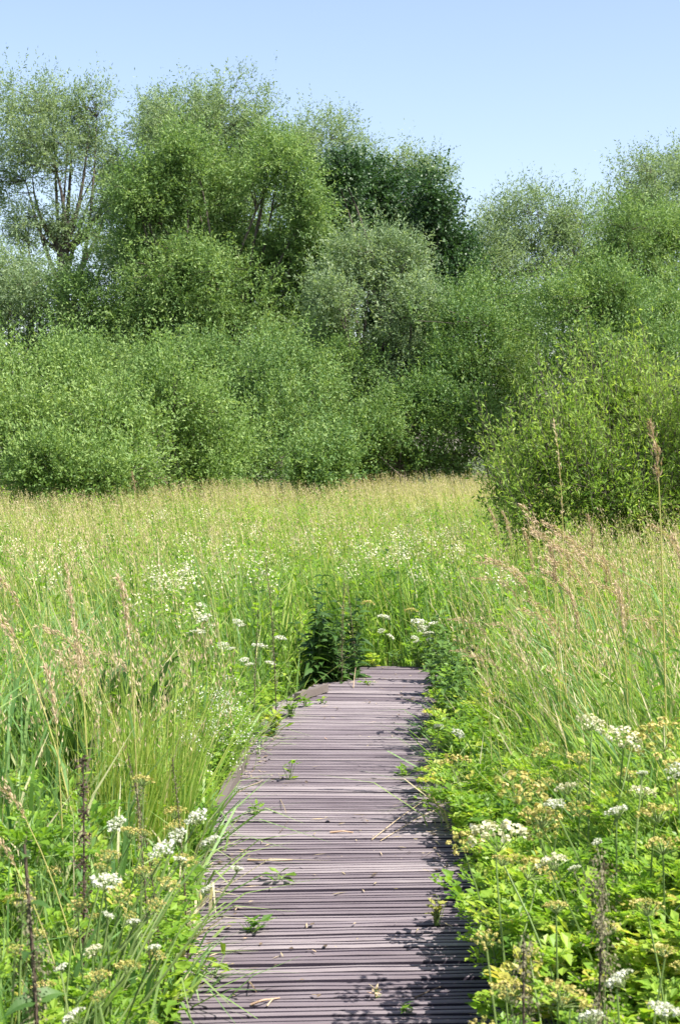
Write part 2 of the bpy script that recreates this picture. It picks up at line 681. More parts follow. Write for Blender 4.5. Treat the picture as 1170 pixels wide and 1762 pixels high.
    tl = twig_len * rng.uniform(.45, 1.15, (n, twigs))
    sh = (rng.random((n, twigs)) < shoots) & (outw[:, 2:] > -.1)
    tl = np.where(sh, tl * 1.75, tl)
    td = unit(np.where(sh[..., None], td * .5 + np.array([-.15, 0, .8]), td))
    st = ctr[:, None] + rng.normal(0, cl * .38, (n, twigs, 3))
    tt = (np.arange(per) + .6)[None, None] / per + rng.normal(0, .03, (n, twigs, per))
    pos = st[:, :, None] + td[:, :, None] * (tl[..., None] * tt)[..., None]
    pos[..., 2] -= droop * (tl[..., None] * tt ** 2)
    pos = pos + rng.normal(0, .025, pos.shape)
    ld = td[:, :, None] * .75 + rng.normal(0, .55, pos.shape)
    ld[..., 2] -= droop * .8 + .1
    sz = rng.uniform(.65, 1.2, pos.shape[:3])
    tint = np.clip(.53 + .075 * lob[near][:, None, None] + .30 * (ct[:, None, None] - .5) + .18 * rng.normal(0, 1, (n, twigs, 1)) + .16 * rng.normal(0, 1, pos.shape[:3]), 0, 1)
    pos, ld, sz, tint = pos.reshape(-1, 3), ld.reshape(-1, 3), sz.ravel(), tint.ravel()
    ok = pos[:, 2] > .02
    pos, ld, sz, tint = pos[ok], ld[ok], sz[ok], tint[ok]
    leaves(crown, pos, ld, LEAF_L * L * sz, LEAF_W * W * sz, tint, rng=rng, up=.35)
    print('LEAVES', label[:40], len(pos))
    if show_twigs:
        P = st[:, :, None] + td[:, :, None] * (tl[..., None] * np.linspace(0, 1, 3))[..., None]
        P[..., 2] -= droop * (tl[..., None] * np.linspace(0, 1, 3) ** 2)
        tubes(wood, P.reshape(-1, 3, 3), np.array([.0032, .0022, .001]), .5, 3)
    wood.build("trunk", BARK, root, smooth=True)
    crown.build("crown", leaf, root)
    return root


TREES = 'trees behind the meadow'
SHR = 'shrubs along the edge of the meadow'
# back row
tree("willow_tree", "tall airy willow whose dark forked trunk shows against the sky", "tree",
     [(95, 215, 105, 80), (35, 300, 70, 60), (165, 205, 45, 70), (120, 385, 85, 42), (60, 390, 60, 40), (165, 300, 40, 55), (100, 270, 80, 60), (200, 270, 44, 55), (185, 400, 40, 40), (212, 340, 30, 42)],
     60, SILVER, 97, 1, L=.15, W=.036, dens=.38, cl=.55, up=.35, twigs=11, per=11, trunk_r=.34, fork=.60, twig_len=.8, group=TREES, limb_r=.15)
tree("willow_tree", "silvery willow cut by the photo's edge, dark bough showing low in its crown", "tree",
     [(-50, 240, 90, 90), (-70, 380, 90, 90), (10, 520, 50, 50), (-60, 540, 70, 70), (0, 200, 50, 50)],
     61, SILVER, -40, 2, L=.15, W=.036, dens=.36, cl=.55, up=.35, twigs=12, per=11, trunk_r=.28, fork=.5, twig_len=.8, group=TREES)
tree("willow_tree", "tall dense willow with a broad bumpy top, beside the airy forked one", "tree",
     [(255, 235, 60, 90), (320, 230, 70, 85), (400, 225, 65, 80), (430, 280, 45, 70), (330, 350, 100, 90), (240, 370, 45, 80), (330, 470, 130, 90)],
     58, SILVER, 330, 3, L=.14, W=.036, dens=.75, cl=.55, up=.4, twigs=14, per=12, trunk_r=.3, twig_len=.75, group=TREES)
tree("willow_tree", "pale feathery willow top peeping over the dark alder's left shoulder", "tree",
     [(560, 250, 65, 55), (610, 285, 50, 50), (510, 290, 45, 45), (550, 370, 90, 80), (560, 500, 90, 90)],
     66, SILVER, 555, 4, L=.15, W=.036, dens=.55, cl=.6, up=.45, twigs=13, per=11, twig_len=.85, group=TREES)
tree("willow_tree", "thin willow standing behind the dark alder, only its feathery tips visible", "tree",
     [(690, 300, 50, 45), (730, 330, 35, 50), (700, 400, 70, 70), (770, 430, 45, 50), (720, 520, 80, 80)],
     67, SILVER, 700, 5, L=.15, W=.036, dens=.5, cl=.6, up=.45, twigs=12, per=11, twig_len=.85, group=TREES)
tree("alder_tree", "dark green round-leaved alder rising among the paler willows", "tree",
     [(625, 315, 48, 50), (690, 330, 50, 50), (735, 355, 42, 55), (640, 390, 70, 50), (745, 430, 50, 55), (775, 425, 30, 40), (765, 490, 45, 60), (690, 440, 70, 60), (580, 320, 34, 34), (600, 370, 50, 45), (720, 560, 80, 80)],
     53, ALDER, 690, 6, L=.11, W=.078, dens=.95, cl=.6, gaps=-.9, up=.1, twigs=15, per=10, twig_len=.55, trunk_r=.28, shell=.3, group=TREES)
tree("willow_tree", "hazy grey willow with loose sprays, beside the gap of open sky", "tree",
     [(925, 375, 85, 68), (870, 400, 60, 68), (990, 385, 62, 58), (845, 445, 42, 58), (920, 470, 110, 58), (830, 495, 40, 45), (1000, 450, 60, 50)],
     60, SILVER, 920, 7, L=.15, W=.036, dens=.5, cl=.6, up=.45, twigs=12, per=11, twig_len=.9, group=TREES)
tree("willow_tree", "tallest grey willow on the far side of the sky gap", "tree",
     [(1080, 325, 52, 50), (1150, 310, 65, 65), (1220, 300, 70, 70), (1100, 390, 90, 70), (1190, 420, 90, 90)],
     66, SILVER, 1140, 8, L=.15, W=.036, dens=.6, cl=.6, up=.45, twigs=13, per=11, twig_len=.85, group=TREES)
tree("willow_tree", "yellowish willow with a rounded crown in front of the tallest grey one", "tree",
     [(1070, 410, 55, 55), (1120, 400, 60, 55), (1180, 410, 60, 60), (1100, 470, 80, 50), (1040, 460, 40, 50)],
     57, WILLOW, 1110, 9, L=.14, W=.036, dens=.65, cl=.6, up=.4, twigs=13, per=12, twig_len=.8, group=TREES)
# middle row
tree("willow_tree", "huge spreading willow filling the middle, its lower skirts in deep shade", "tree",
     [(330, 320, 80, 60), (400, 330, 70, 65), (480, 310, 65, 60), (290, 400, 85, 70), (400, 420, 110, 80), (510, 400, 60, 75), (220, 460, 75, 65), (320, 500, 120, 75), (450, 500, 100, 80), (180, 530, 80, 60), (290, 580, 120, 55), (420, 590, 100, 60), (530, 470, 50, 60), (200, 610, 80, 50), (330, 640, 110, 40), (555, 560, 50, 60), (470, 275, 40, 35), (345, 285, 45, 35), (250, 345, 45, 40), (520, 370, 36, 45), (550, 450, 36, 50), (480, 560, 70, 50)],
     50, WILLOW, 370, 10, L=.135, W=.036, dens=.72, cl=.55, up=.4, twigs=14, per=13, trunk_r=.42, fork=.3, twig_len=.75, group=TREES)
tree("willow_tree", "low willow at the far end, thin grey-green crown under the airy forked one", "tree",
     [(30, 470, 70, 55), (100, 500, 60, 50), (60, 550, 80, 50), (-30, 500, 60, 60), (130, 590, 70, 45), (40, 610, 80, 45), (190, 620, 60, 45)],
     52, SILVER, 45, 12, L=.135, W=.036, dens=.55, cl=.55, up=.35, twigs=13, per=12, trunk_r=.2, twig_len=.7, group=TREES)
tree("willow_tree", "light green willow in front of the dark alder, forked trunk in a sky-lit gap", "tree",
     [(650, 440, 75, 50), (600, 470, 45, 50), (700, 470, 45, 55), (580, 520, 40, 50), (700, 540, 45, 50), (660, 610, 90, 50), (590, 620, 50, 60), (640, 680, 80, 50), (700, 650, 60, 50), (610, 660, 70, 50), (570, 580, 40, 50)],
     46, SILVER, 622, 11, L=.125, W=.034, dens=.62, cl=.5, up=.4, twigs=13, per=13, trunk_r=.22, fork=.5, twig_len=.65, group=TREES)
# shrubs of the middle distance
def shrub(label, lobes, d, leaf, base, seed, **kw):
    a = dict(L=.10, W=.034, dens=.85, cl=.42, up=.85, twigs=12, per=12, stems=5, trunk_r=.14, fork=.3, twig_len=.62, group=SHR, shell=.42, gaps=-.95, shoots=.22, rough=1.15)
    a.update(kw)
    return tree("sallow_shrub", label, "shrub", lobes, d, leaf, base, seed, **a)


shrub("dark domed sallow merging under the hazy grey willow, topmost of the shrub bank", [(850, 540, 85, 75), (800, 600, 80, 80), (930, 540, 80, 75), (870, 660, 110, 90), (900, 760, 110, 70)], 45, SALLOW, 870, 21)
shrub("wide green sallow bank under the yellowish willow", [(1010, 545, 90, 75), (1090, 545, 80, 65), (1170, 550, 80, 65), (1050, 640, 120, 80), (1150, 660, 100, 80), (1060, 740, 120, 80)], 43, SALLOW, 1070, 22)
shrub("shadowed sallow at the meadow's far rim below the light green willow", [(690, 720, 80, 50), (760, 700, 70, 60), (640, 750, 60, 50), (810, 730, 60, 70), (720, 790, 110, 40), (650, 790, 60, 45), (610, 800, 50, 35)], 42, SALLOW, 720, 23)
shrub("bushy sallow with a bright crown and black shade at its foot", [(500, 620, 75, 60), (550, 650, 55, 60), (460, 660, 50, 60), (500, 720, 80, 60), (480, 790, 90, 45)], 41, SALLOW, 500, 24)
shrub("small yellow-green bush at the meadow rim below the bright-crowned sallow", [(555, 775, 42, 36), (515, 800, 34, 30), (585, 800, 30, 26), (550, 820, 50, 26)], 36, SALLOW, 550, 25, dens=.8, rough=1.5)
shrub("tall sallow with whippy leaning shoots, beside the black shade", [(320, 685, 55, 55), (365, 705, 50, 50), (285, 700, 46, 52), (330, 770, 85, 60), (390, 785, 45, 45), (360, 835, 75, 33)], 35, PALE, 345, 26, up=1.0, twig_len=.8, shoots=.34)
shrub("broad pale sallow with wind-blown shoots at the photo's edge", [(40, 665, 80, 55), (110, 665, 60, 55), (-40, 680, 80, 60), (150, 690, 40, 50), (60, 740, 110, 60), (-20, 800, 60, 50)], 34.5, PALE, 50, 27, up=1.0, twig_len=.8, shoots=.34)
shrub("dull olive sallow wedged between the pale broad one and the whippy one", [(190, 730, 60, 60), (240, 740, 55, 60), (150, 780, 60, 55), (220, 810, 80, 45)], 33.5, PALE, 200, 28)
shrub("low yellowish sallow at the foot of the pale broad one", [(90, 790, 60, 45), (150, 820, 70, 35), (60, 830, 60, 30)], 31, PALE, 100, 29, twig_len=.55, rough=1.5)
shrub("deep shaded sallow in the dark hollow behind the small yellow-green bush", [(560, 700, 70, 60), (600, 640, 60, 50), (520, 740, 70, 50), (580, 770, 80, 45)], 46, SALLOW, 560, 41)
shrub("shaded sallow glimpsed behind the whippy one, under the huge willow's skirts", [(430, 690, 60, 60), (390, 640, 60, 45), (450, 760, 60, 60), (330, 630, 70, 40)], 44, SALLOW, 420, 42)
shrub("dark sallow filling the hollow behind the dull olive one", [(200, 650, 70, 45), (140, 630, 60, 40), (250, 680, 60, 50), (210, 740, 80, 60)], 43, SALLOW, 200, 43)
# near willow bush
tree("willow_bush", "large bright willow bush with dark bare stems, nearest shrub to the boardwalk", "shrub",
     [(1065, 705, 66, 50), (1130, 690, 66, 55), (985, 745, 44, 40), (1210, 680, 90, 75), (1000, 790, 75, 55), (1100, 780, 90, 65), (925, 800, 36, 34), (1210, 770, 90, 80), (910, 840, 50, 35), (1020, 850, 85, 40), (1130, 860, 90, 45), (1230, 860, 80, 50), (925, 885, 45, 32), (1040, 900, 80, 36), (1140, 905, 80, 40)],
     17.5, FRESH, 1090, 30, L=.078, W=.018, dens=.44, cl=.27, up=1.0, twigs=8, per=19, stems=9, trunk_r=.09, fork=.2, twig_len=.55, shell=.6, show_twigs=True, minz=.25, gaps=-.75, shoots=.45)


# ------------------------------------------------------------------ meadow grass (uncountable)
def scatter(n, z0, z1, power, seed, margin=.9, slope=.245):
    rng = R(seed)
    u = rng.random(n)
    z = (z0 ** power + u * (z1 ** power - z0 ** power)) ** (1 / power)
    x = rng.uniform(-1, 1, n) * (slope * z + margin)
    return x, z, rng


def hmap(x, y):
    """height of the green canopy over the ground"""
    d = deck_dist(x, y)
    h = .50 + .36 * noise2(x, y, 31, 1.6) + .26 * noise2(x, y, 32, .45)
    edge_ = np.clip(d / .7, 0, 1)
    h = h * (.38 + .62 * edge_)
    return h


def build_grass():
    # fine green grass everywhere
    mb = MB()
    for (n, z0, z1, pw, seed) in ((46000, 2.7, 9, 1.3, 41), (72000, 8, 20, 1.5, 42), (110000, 19, 47, 1.7, 43)):
        x, y, rng = scatter(n, z0, z1, pw, seed)
        d = deck_dist(x, y)
        keep = d > .03
        nz = noise2(x, y, 33, 1.1)
        keep &= rng.random(len(x)) < .15 + 1.1 * nz * (.5 + noise2(x, y, 36, .35))
        x, y, d = x[keep], y[keep], d[keep]
        m = len(x)
        h = hmap(x, y) * rng.uniform(.55, 1.15, m)
        patch = noise2(x, y, 34, 2.6)
        straw = (rng.random(m) < .09 + .08 * np.clip((y - 22) / 15, 0, 1)) * rng.uniform(.25, .5, m)
        t = np.clip(.37 + .42 * (patch - .35) + rng.normal(0, .19, m) + straw + .06 * np.clip((y - 20) / 20, 0, 1), 0, 1)
        base = np.stack([x, y, gz(x, y)], 1)
        az = np.where(rng.random(m) < .55, math.radians(190) + rng.normal(0, .9, m), rng.uniform(0, 2 * math.pi, m))
        blades(mb, base, h, az, h * rng.uniform(.08, .55, m), (.0055 + .00032 * y) * rng.uniform(.6, 1.6, m), t, rng, droop=rng.uniform(.02, .3, m))
    mb.build("meadow_grass", GRASS, kind="stuff")
    # broad-leaved grasses near the walk
    mb = MB()
    x, y, rng = scatter(58000, 2.8, 17, 1.4, 44)
    d = deck_dist(x, y)
    right = x > np.interp(y, [2, 12], [0, .5])
    dens = np.where(right, np.clip((y - 4.2) / 1.5, 0, 1) * np.clip((17 - y) / 6, 0, 1), np.clip((y - 2.8) / 1.0, 0, 1) * .9 * np.clip((17 - y) / 6, 0, 1) * (x < -.5))
    keep = (d > .03) & (rng.random(len(x)) < dens * (.4 + .8 * noise2(x, y, 35, .8)))
    x, y, d = x[keep], y[keep], d[keep]
    m = len(x)
    h = hmap(x, y) * rng.uniform(.6, 1.25, m) * np.where((x < 0) & (y < 6.5), 1.3, 1.0)
    base = np.stack([x, y, gz(x, y)], 1)
    t = np.clip(.45 + rng.normal(0, .2, m) + (rng.random(m) < np.where((x > .8) & (y > 5.2) & (y < 13), .42, .09)) * .6, 0, 1)
    az = np.where(rng.random(m) < .5, math.pi + rng.normal(0, .8, m), rng.uniform(0, 2 * math.pi, m))
    blades(mb, base, h, az, h * rng.uniform(.06, .45, m), rng.uniform(.008, .020, m), t, rng, droop=rng.uniform(.05, .45, m))
    mb.build("broad_grass", REEDY, kind="stuff")
    # leafy herbs standing among the grass
    mb = MB()
    x, y, rng = scatter(15000, 4.2, 34, 1.4, 45)
    keep = (deck_dist(x, y) > .12) & (rng.random(len(x)) < 1.25 * noise2(x, y, 37, 1.3) ** 1.3)
    x, y = x[keep], y[keep]
    m, per = len(x), 13
    h = hmap(x, y) * rng.uniform(.7, 1.25, m)
    base = np.stack([x, y, gz(x, y)], 1)
    top = base + np.stack([rng.normal(0, .05, m), rng.normal(0, .05, m), h], 1)
    tubes(mb, np.stack([base, top], 1), np.array([.003, .0015]), .5, 3, 1)
    f = rng.uniform(.35, 1.0, (m, per))
    p = base[:, None] + (top - base)[:, None] * f[..., None]
    a = rng.uniform(0, 6.28, (m, per))
    dr = np.stack([np.cos(a), np.sin(a), rng.uniform(.0, 1.1, (m, per))], -1)
    L = rng.uniform(.035, .08, (m, per)) * (1.25 - .6 * f) * (1 + .02 * y[:, None])
    t = np.clip(.35 + .5 * (noise2(x, y, 38, 1.5) - .4)[:, None] + rng.normal(0, .16, (m, per)), 0, 1)
    leaves(mb, p.reshape(-1, 3), dr.reshape(-1, 3), L.ravel(), (L * .38).ravel(), t.ravel(), rng=rng, up=1.4)
    mb.build("meadow_herbs", [HERB, STEM], kind="stuff")


def build_seed_grass():
    mb = MB()
    for (n, z0, z1, pw, seed, per) in ((1700, 3.6, 9, 1.4, 51, 22), (6500, 9, 20, 1.5, 52, 12), (34000, 19, 47, 1.6, 53, 6)):
        x, y, rng = scatter(n, z0, z1, pw, seed)
        d = deck_dist(x, y)
        px = 585 + x / y * F
        nz = noise2(x, y, 54, 2.2)
        far = np.clip((y - 20) / 14, .0, 1)
        if z0 < 5:
            dn = np.where(x < 0, np.clip((y - 4.6) / 1.5, 0, 1) * (.05 + .7 * nz), np.clip((y - 5.5) / 2, 0, 1) * .5)
        else:
            dn = .17 + .78 * far ** 1.5 * np.clip(.15 + 1.1 * nz, 0, 1) + .25 * (x < -1.2) * nz + .75 * (x > .13 * y + .15) * (y < 17) * np.clip(nz + .3, 0, 1)
        keep = (d > .12) & (rng.random(n) < dn)
        x, y = x[keep], y[keep]
        m = len(x)
        h = (.88 + .30 * noise2(x, y, 55, 2.0)) * rng.uniform(.80, 1.16, m) + .16
        h *= np.where(y < 9, .82, 1)
        base = np.stack([x, y, gz(x, y)], 1)
        az = math.radians(178) + rng.normal(0, .6, m)
        lean = h * rng.uniform(.03, .24, m)
        t = np.clip(.55 + rng.normal(0, .18, m), 0, 1)
        wd = (.0022 + .00012 * y)
        c = blades(mb, base, h, az, lean, wd, np.clip(.80 + rng.normal(0, .06, m), 0, 1), rng, m=1, prof=np.array([1, .9, .7, .5]), droop=.06)
        tip, mid = c[:, 3], c[:, 2]
        ax = tip - mid
        u = rng.random((m, per)) ** .8
        hl = np.minimum(1, rng.uniform(.55, .95, (m, 1)))
        p = tip[:, None] - ax[:, None] * (u * hl)[..., None]
        spread = (.006 + .012 * np.sin(u * math.pi)) * (1 + .02 * y[:, None])
        p = p + rng.normal(0, 1, (m, per, 3)) * spread[..., None]
        dr = unit(ax)[:, None] + rng.normal(0, .38, (m, per, 3))
        s = (1 + .022 * y)[:, None] * rng.uniform(.7, 1.3, (m, per))
        tt = np.clip(.42 + .2 * (t[:, None] - .5) + rng.normal(0, .16, (m, per)), 0, 1)
        leaves(mb, p.reshape(-1, 3), dr.reshape(-1, 3), (.020 * s).ravel(), (.0052 * s).ravel(), tt.ravel(), rng=rng)
    mb.build("seeding_grass", [STRAW, GRASS], kind="stuff")


def divided_leaf(mb, base, az, ln, pitch, t, rng, size=1.0, m=0, ms=1):
    """feathery compound leaves, vectorised: N leaves with rachis and leaflets"""
    n = len(base)
    d = np.stack([np.cos(az) * np.cos(pitch), np.sin(az) * np.cos(pitch), np.sin(pitch)], 1)
    side = np.stack([-np.sin(az), np.cos(az), np.zeros(n)], 1)
    nn = np.cross(side, d)
    nn = np.where(nn[:, 2:] < 0, -nn, nn)
    T = np.array([0, .4, .75, 1.0])
    sag = ln * .22
    P = base[:, None] + d[:, None] * (ln[:, None] * T)[..., None] - UP * (sag[:, None] * T ** 2)[..., None]
    tubes(mb, P, np.array([.0022, .0017, .0012, .0006]) * size, t, 3, ms)
    pairs = 5
    for k in range(pairs):
        tk = .38 + .62 * k / (pairs - .4)
        c = base + d * (ln * tk)[:, None] - UP * (sag * tk * tk)[:, None]
        pl = ln * .42 * (1 - .75 * k / pairs) * rng.uniform(.8, 1.2, n)
        for sgn in (-1, 1):
            pd = unit(side * sgn + d * .65 + nn * .1 + rng.normal(0, .14, (n, 3)))
            ls = unit(np.cross(pd, nn))
            for j in range(4):
                f = (.3, .55, .8, 1.0)[j]
                c2 = c + pd * (pl * f)[:, None]
                sub = (-1, 1, -1, 0)[j]
                ld = unit(pd + ls * sub * .9 + rng.normal(0, .25, (n, 3)))
                L = pl * (.42 if j < 3 else .5) + .008
                leaves(mb, c2 - ld * (L * .15)[:, None], ld, L, L * .62, np.clip(t + rng.normal(0, .12, n), 0, 1), rng=rng, m=m, up=2.2, fold=.18, wide=.6)
    c = base + d * ln[:, None] - UP * sag[:, None]
    leaves(mb, c, d, ln * .14, ln * .1, t, rng=rng, m=m, up=2.2)


def build_undergrowth():
    """leafy ground cover of divided leaves under the umbels"""
    mb = MB()
    rng = R(61)
    n = 15000
    y = rng.uniform(2.4, 9.5, n)
    x = rng.uniform(-1, 1, n) * (.25 * y + .5)
    d = deck_dist(x, y)
    right = x > 0
    nzb = noise2(x, y, 66, .7)
    dens = np.where(right, np.clip((6.6 - y) / 1.6, 0.0, 1) + .9 * (d < .35) * nzb, np.clip((6.6 - y) / 2.2, 0.0, 1) * (.22 + .58 * np.clip((4.7 - y) / .7, 0, 1)) * (.4 + .9 * nzb) + .55 * (d < .3) * nzb)
    lim = np.where(right, np.where(y < 5.2, -.13, -.02), np.interp(y, [2.4, 3.6, 4.6, 5.6, 6.3], [.52, .44, .33, .17, .03]))
    keep = (d > lim) & (rng.random(n) < dens)
    x, y, d = x[keep], y[keep], d[keep]
    m = len(x)
    nearz = np.clip((5.6 - y) / 1.0, 0, 1)
    hm = hmap(x, y) * (1 - nearz) + (.54 + .36 * np.clip(d / .5, 0, 1) + .2 * (noise2(x, y, 67, .6) - .5)) * nearz
    h = hm * (.30 + .70 * rng.random(m) ** .55) * .95
    h = np.where(d < .05, np.maximum(h, .36), h)
    base = np.stack([x, y, gz(x, y) + h * .85], 1)
    az = rng.uniform(0, 2 * math.pi, m)
    nzc = noise2(x, y, 62, .5)
    t = np.clip(.38 + .5 * (nzc - .3) + rng.normal(0, .16, m) + .12 * (x > 0), 0, 1)
    divided_leaf(mb, base, az, rng.uniform(.08, .21, m), rng.uniform(-.05, .8, m), t, rng)
    # petioles, rooted outside the planks
    push = np.maximum(.06 - d, 0) * np.where(x > 0, 1, -1)
    foot = np.stack([x + push + rng.normal(0, .02, m), y + rng.normal(0, .03, m), gz(x, y)], 1)
    tubes(mb, np.stack([foot, (foot + base) / 2 + rng.normal(0, .015, (m, 3)), base], 1), np.array([.0035, .0027, .0018]), .5, 3, 1)
    mb.build("undergrowth", [HERB, STEM], kind="stuff")
    # small rounded leaves of weeds hugging the deck edge
    mb = MB()
    n = 26000
    s = rng.uniform(.3, PS[-1] - .3, n)
    sgn = np.where(rng.random(n) < .5, -1, 1)
    off = HALF + np.abs(rng.normal(0, .16, n)) - .03
    cx, cy, ca = path_at(s)
    x, y = cx + np.cos(ca) * off * sgn, cy - np.sin(ca) * off * sgn
    nz = noise2(x, y, 63, .45)
    keep = (rng.random(n) < nz * 1.3 - .1) & (deck_dist(x, y) > -.03)
    x, y = x[keep], y[keep]
    m = len(x)
    z = gz(x, y) + rng.random(m) ** .7 * (.16 + .34 * noise2(x, y, 64, .6))
    az = rng.uniform(0, 2 * math.pi, m)
    dr = np.stack([np.cos(az), np.sin(az), rng.uniform(-.4, .5, m)], 1)
    L = rng.uniform(.02, .055, m)
    leaves(mb, np.stack([x, y, z], 1), dr, L, L * .6, np.clip(.35 + .4 * (noise2(x, y, 65, .4) - .4) + rng.normal(0, .15, m), 0, 1), rng=rng, up=1.6)
    mb.build("edge_weeds", HERB, kind="stuff")


build_grass()
build_seed_grass()
build_undergrowth()


# ------------------------------------------------------------------ umbel flowers
def umbel(rays, flor, rng, c, ax, Rr, kind, mat=0):
    """one compound flower head at c"""
    n = {'w': 15, 'y': 17, 'm': 16}[kind]
    k = np.arange(n) + .5
    r = np.sqrt(k / n) * Rr
    th = k * 2.39996 + rng.uniform(0, 6)
    a = unit(np.cross(ax, np.array([.3, 1, .2])))
    b = np.cross(ax, a)
    dome = {'w': .25, 'y': .35, 'm': .3}[kind]
    p = c + (a * (np.cos(th) * r)[:, None]) + (b * (np.sin(th) * r)[:, None]) + ax * (-dome * r * r / Rr + rng.normal(0, .05 * Rr, n))[:, None]
    foot = c - ax * Rr * .85
    mid = foot + (p - foot) * .5 + ax * Rr * .04
    tubes(rays, np.stack([np.broadcast_to(foot, p.shape), mid, p], 1), np.array([.0011, .0009, .0008]), .65, 3)
    q = 13
    ru = Rr * ({'w': .24, 'y': .17, 'm': .2}[kind])
    v = unit(rng.normal(0, 1, (n, q, 3)) + ax * .7)
    pos = p[:, None] + v * ru * rng.uniform(.5, 1, (n, q, 1))
    dr = np.cross(v, rng.normal(0, 1, (n, q, 3)))
    dr = unit(dr)
    sz = ru * .95
    pos = (pos - dr * sz / 2).reshape(-1, 3)
    t = np.clip(.55 + rng.normal(0, .22, (n, 1)) + rng.normal(0, .12, (n, q)), 0, 1).ravel()
    leaves(flor, pos, dr.reshape(-1, 3), sz, sz * .9, t, rng=rng, up=1.2, fold=.1, wide=.5)


def make_umbel_plant(seed, kind, Rh, side_heads, side_kind, leafy=1.0, lean=0.0):
    rng = R(seed)
    root = thing("umbel_plant", (0, 0, 0))
    stem, fol = MB(), MB()
    top = np.array([lean, 0, .72])
    bend = rng.normal(0, .05, 2)
    P = bez(np.array([bend[0], bend[1], 0]), np.array([bend[0] * 1.3 + lean * .25, bend[1] * 1.3, .38]), top - np.array([0, 0, Rh * .85]), 7)
    tubes(stem, P, np.linspace(.0042, .002, 7), np.clip(.35 + rng.normal(0, .15), 0, 1), 5)
    heads = [(top, kind, Rh)]
    for i in range(side_heads):
        a = rng.uniform(0, 6.28)
        rr = rng.uniform(.07, .13)
        tp = top + np.array([math.cos(a) * rr, math.sin(a) * rr, -rng.uniform(.03, .16)])
        sr = Rh * rng.uniform(.6, .85)
        j = P[int(rng.integers(2, 4))]
        tubes(stem, bez(j, (j + tp) / 2 + np.array([math.cos(a), math.sin(a), 0]) * .02, tp - np.array([0, 0, sr * .85]), 5), np.linspace(.003, .0018, 5), .6, 4)
        heads.append((tp, side_kind, sr))
    nl = 7
    az = np.arange(nl) * 2.4 + rng.uniform(0, 6)
    zb = np.linspace(.12, .50, nl)
    base = np.stack([np.interp(zb, P[:, 2], P[:, 0]), np.interp(zb, P[:, 2], P[:, 1]), zb], 1)
    divided_leaf(fol, base, az, leafy * rng.uniform(.11, .19, nl) * np.linspace(1.1, .6, nl), rng.uniform(.2, .8, nl), np.clip(.45 + rng.normal(0, .12, nl), 0, 1), rng)
    stem.build("stem", STEM, root)
    fol.build("foliage", [HERB, STEM], root)
    for (c, kd, r_) in heads:
        ra, fl = MB(), MB()
        ax = unit(np.array([rng.normal(0, .28), rng.normal(-.05, .28), 1.0]))
        umbel(ra, fl, rng, c, ax, r_, kd)
        hd = fl.build("flower_head", {'w': WHITE, 'y': OLIVE, 'm': CREAM}[kd], root)
        ry = ra.build("ray", STEM, hd)
    return root


def dup2(root, loc, rz, sc):
    r = root.copy()
    COL.objects.link(r)
    r.location = loc
    r.rotation_euler = (0, 0, rz)
    r.scale = (sc, sc, sc)
    for ch in list(root.children):
        c = ch.copy()
        COL.objects.link(c)
        c.parent = r
        for g in list(ch.children):
            e = g.copy()
            COL.objects.link(e)
            e.parent = c
    return r


UMB = 'umbel flowers beside the boardwalk'
PROTO = {}


def place(key, maker, loc, rz, sc):
    if key not in PROTO:
        o = maker()
        PROTO[key] = o
        o.location = loc
        o.rotation_euler = (0, 0, rz)
        o.scale = (sc, sc, sc)
        return o
    return dup2(PROTO[key], loc, rz, sc)


def umbel_at(px, py, kind, Z, label, Rp, sides=1, sk=None, seed=0):
    """head seen at pixel px,py, Z metres over the deck; Rp head radius in photo pixels"""
    d = (EYE - Z) * F / (py - HOR)
    h = at(px, py, d)
    g = float(gz(h[0], h[1]))
    sc = (h[2] - g) / .72
    Rp = Rp * 1.3 if kind != 'w' and px > 780 and py > 1200 else Rp
    Rh = Rp * d / F / sc
    near_left = 195 < px < 430 and py > 1380
    leafy = .5 if near_left else 1.0
    lean = .26 if near_left else (-.16 if 780 < px < 960 and py > 1330 else 0.0)
    q = (kind, sides, sk or kind, round(Rh / .008), leafy, lean)
    o = place(q, lambda: make_umbel_plant(700 + len(PROTO), kind, max(Rh, .012), sides, sk or kind, leafy, lean), (h[0] - lean * sc, h[1], g), 0.0 if lean else (px * 7.3) % 6.28, sc)
    tag(o, label, "wildflower", UMB)


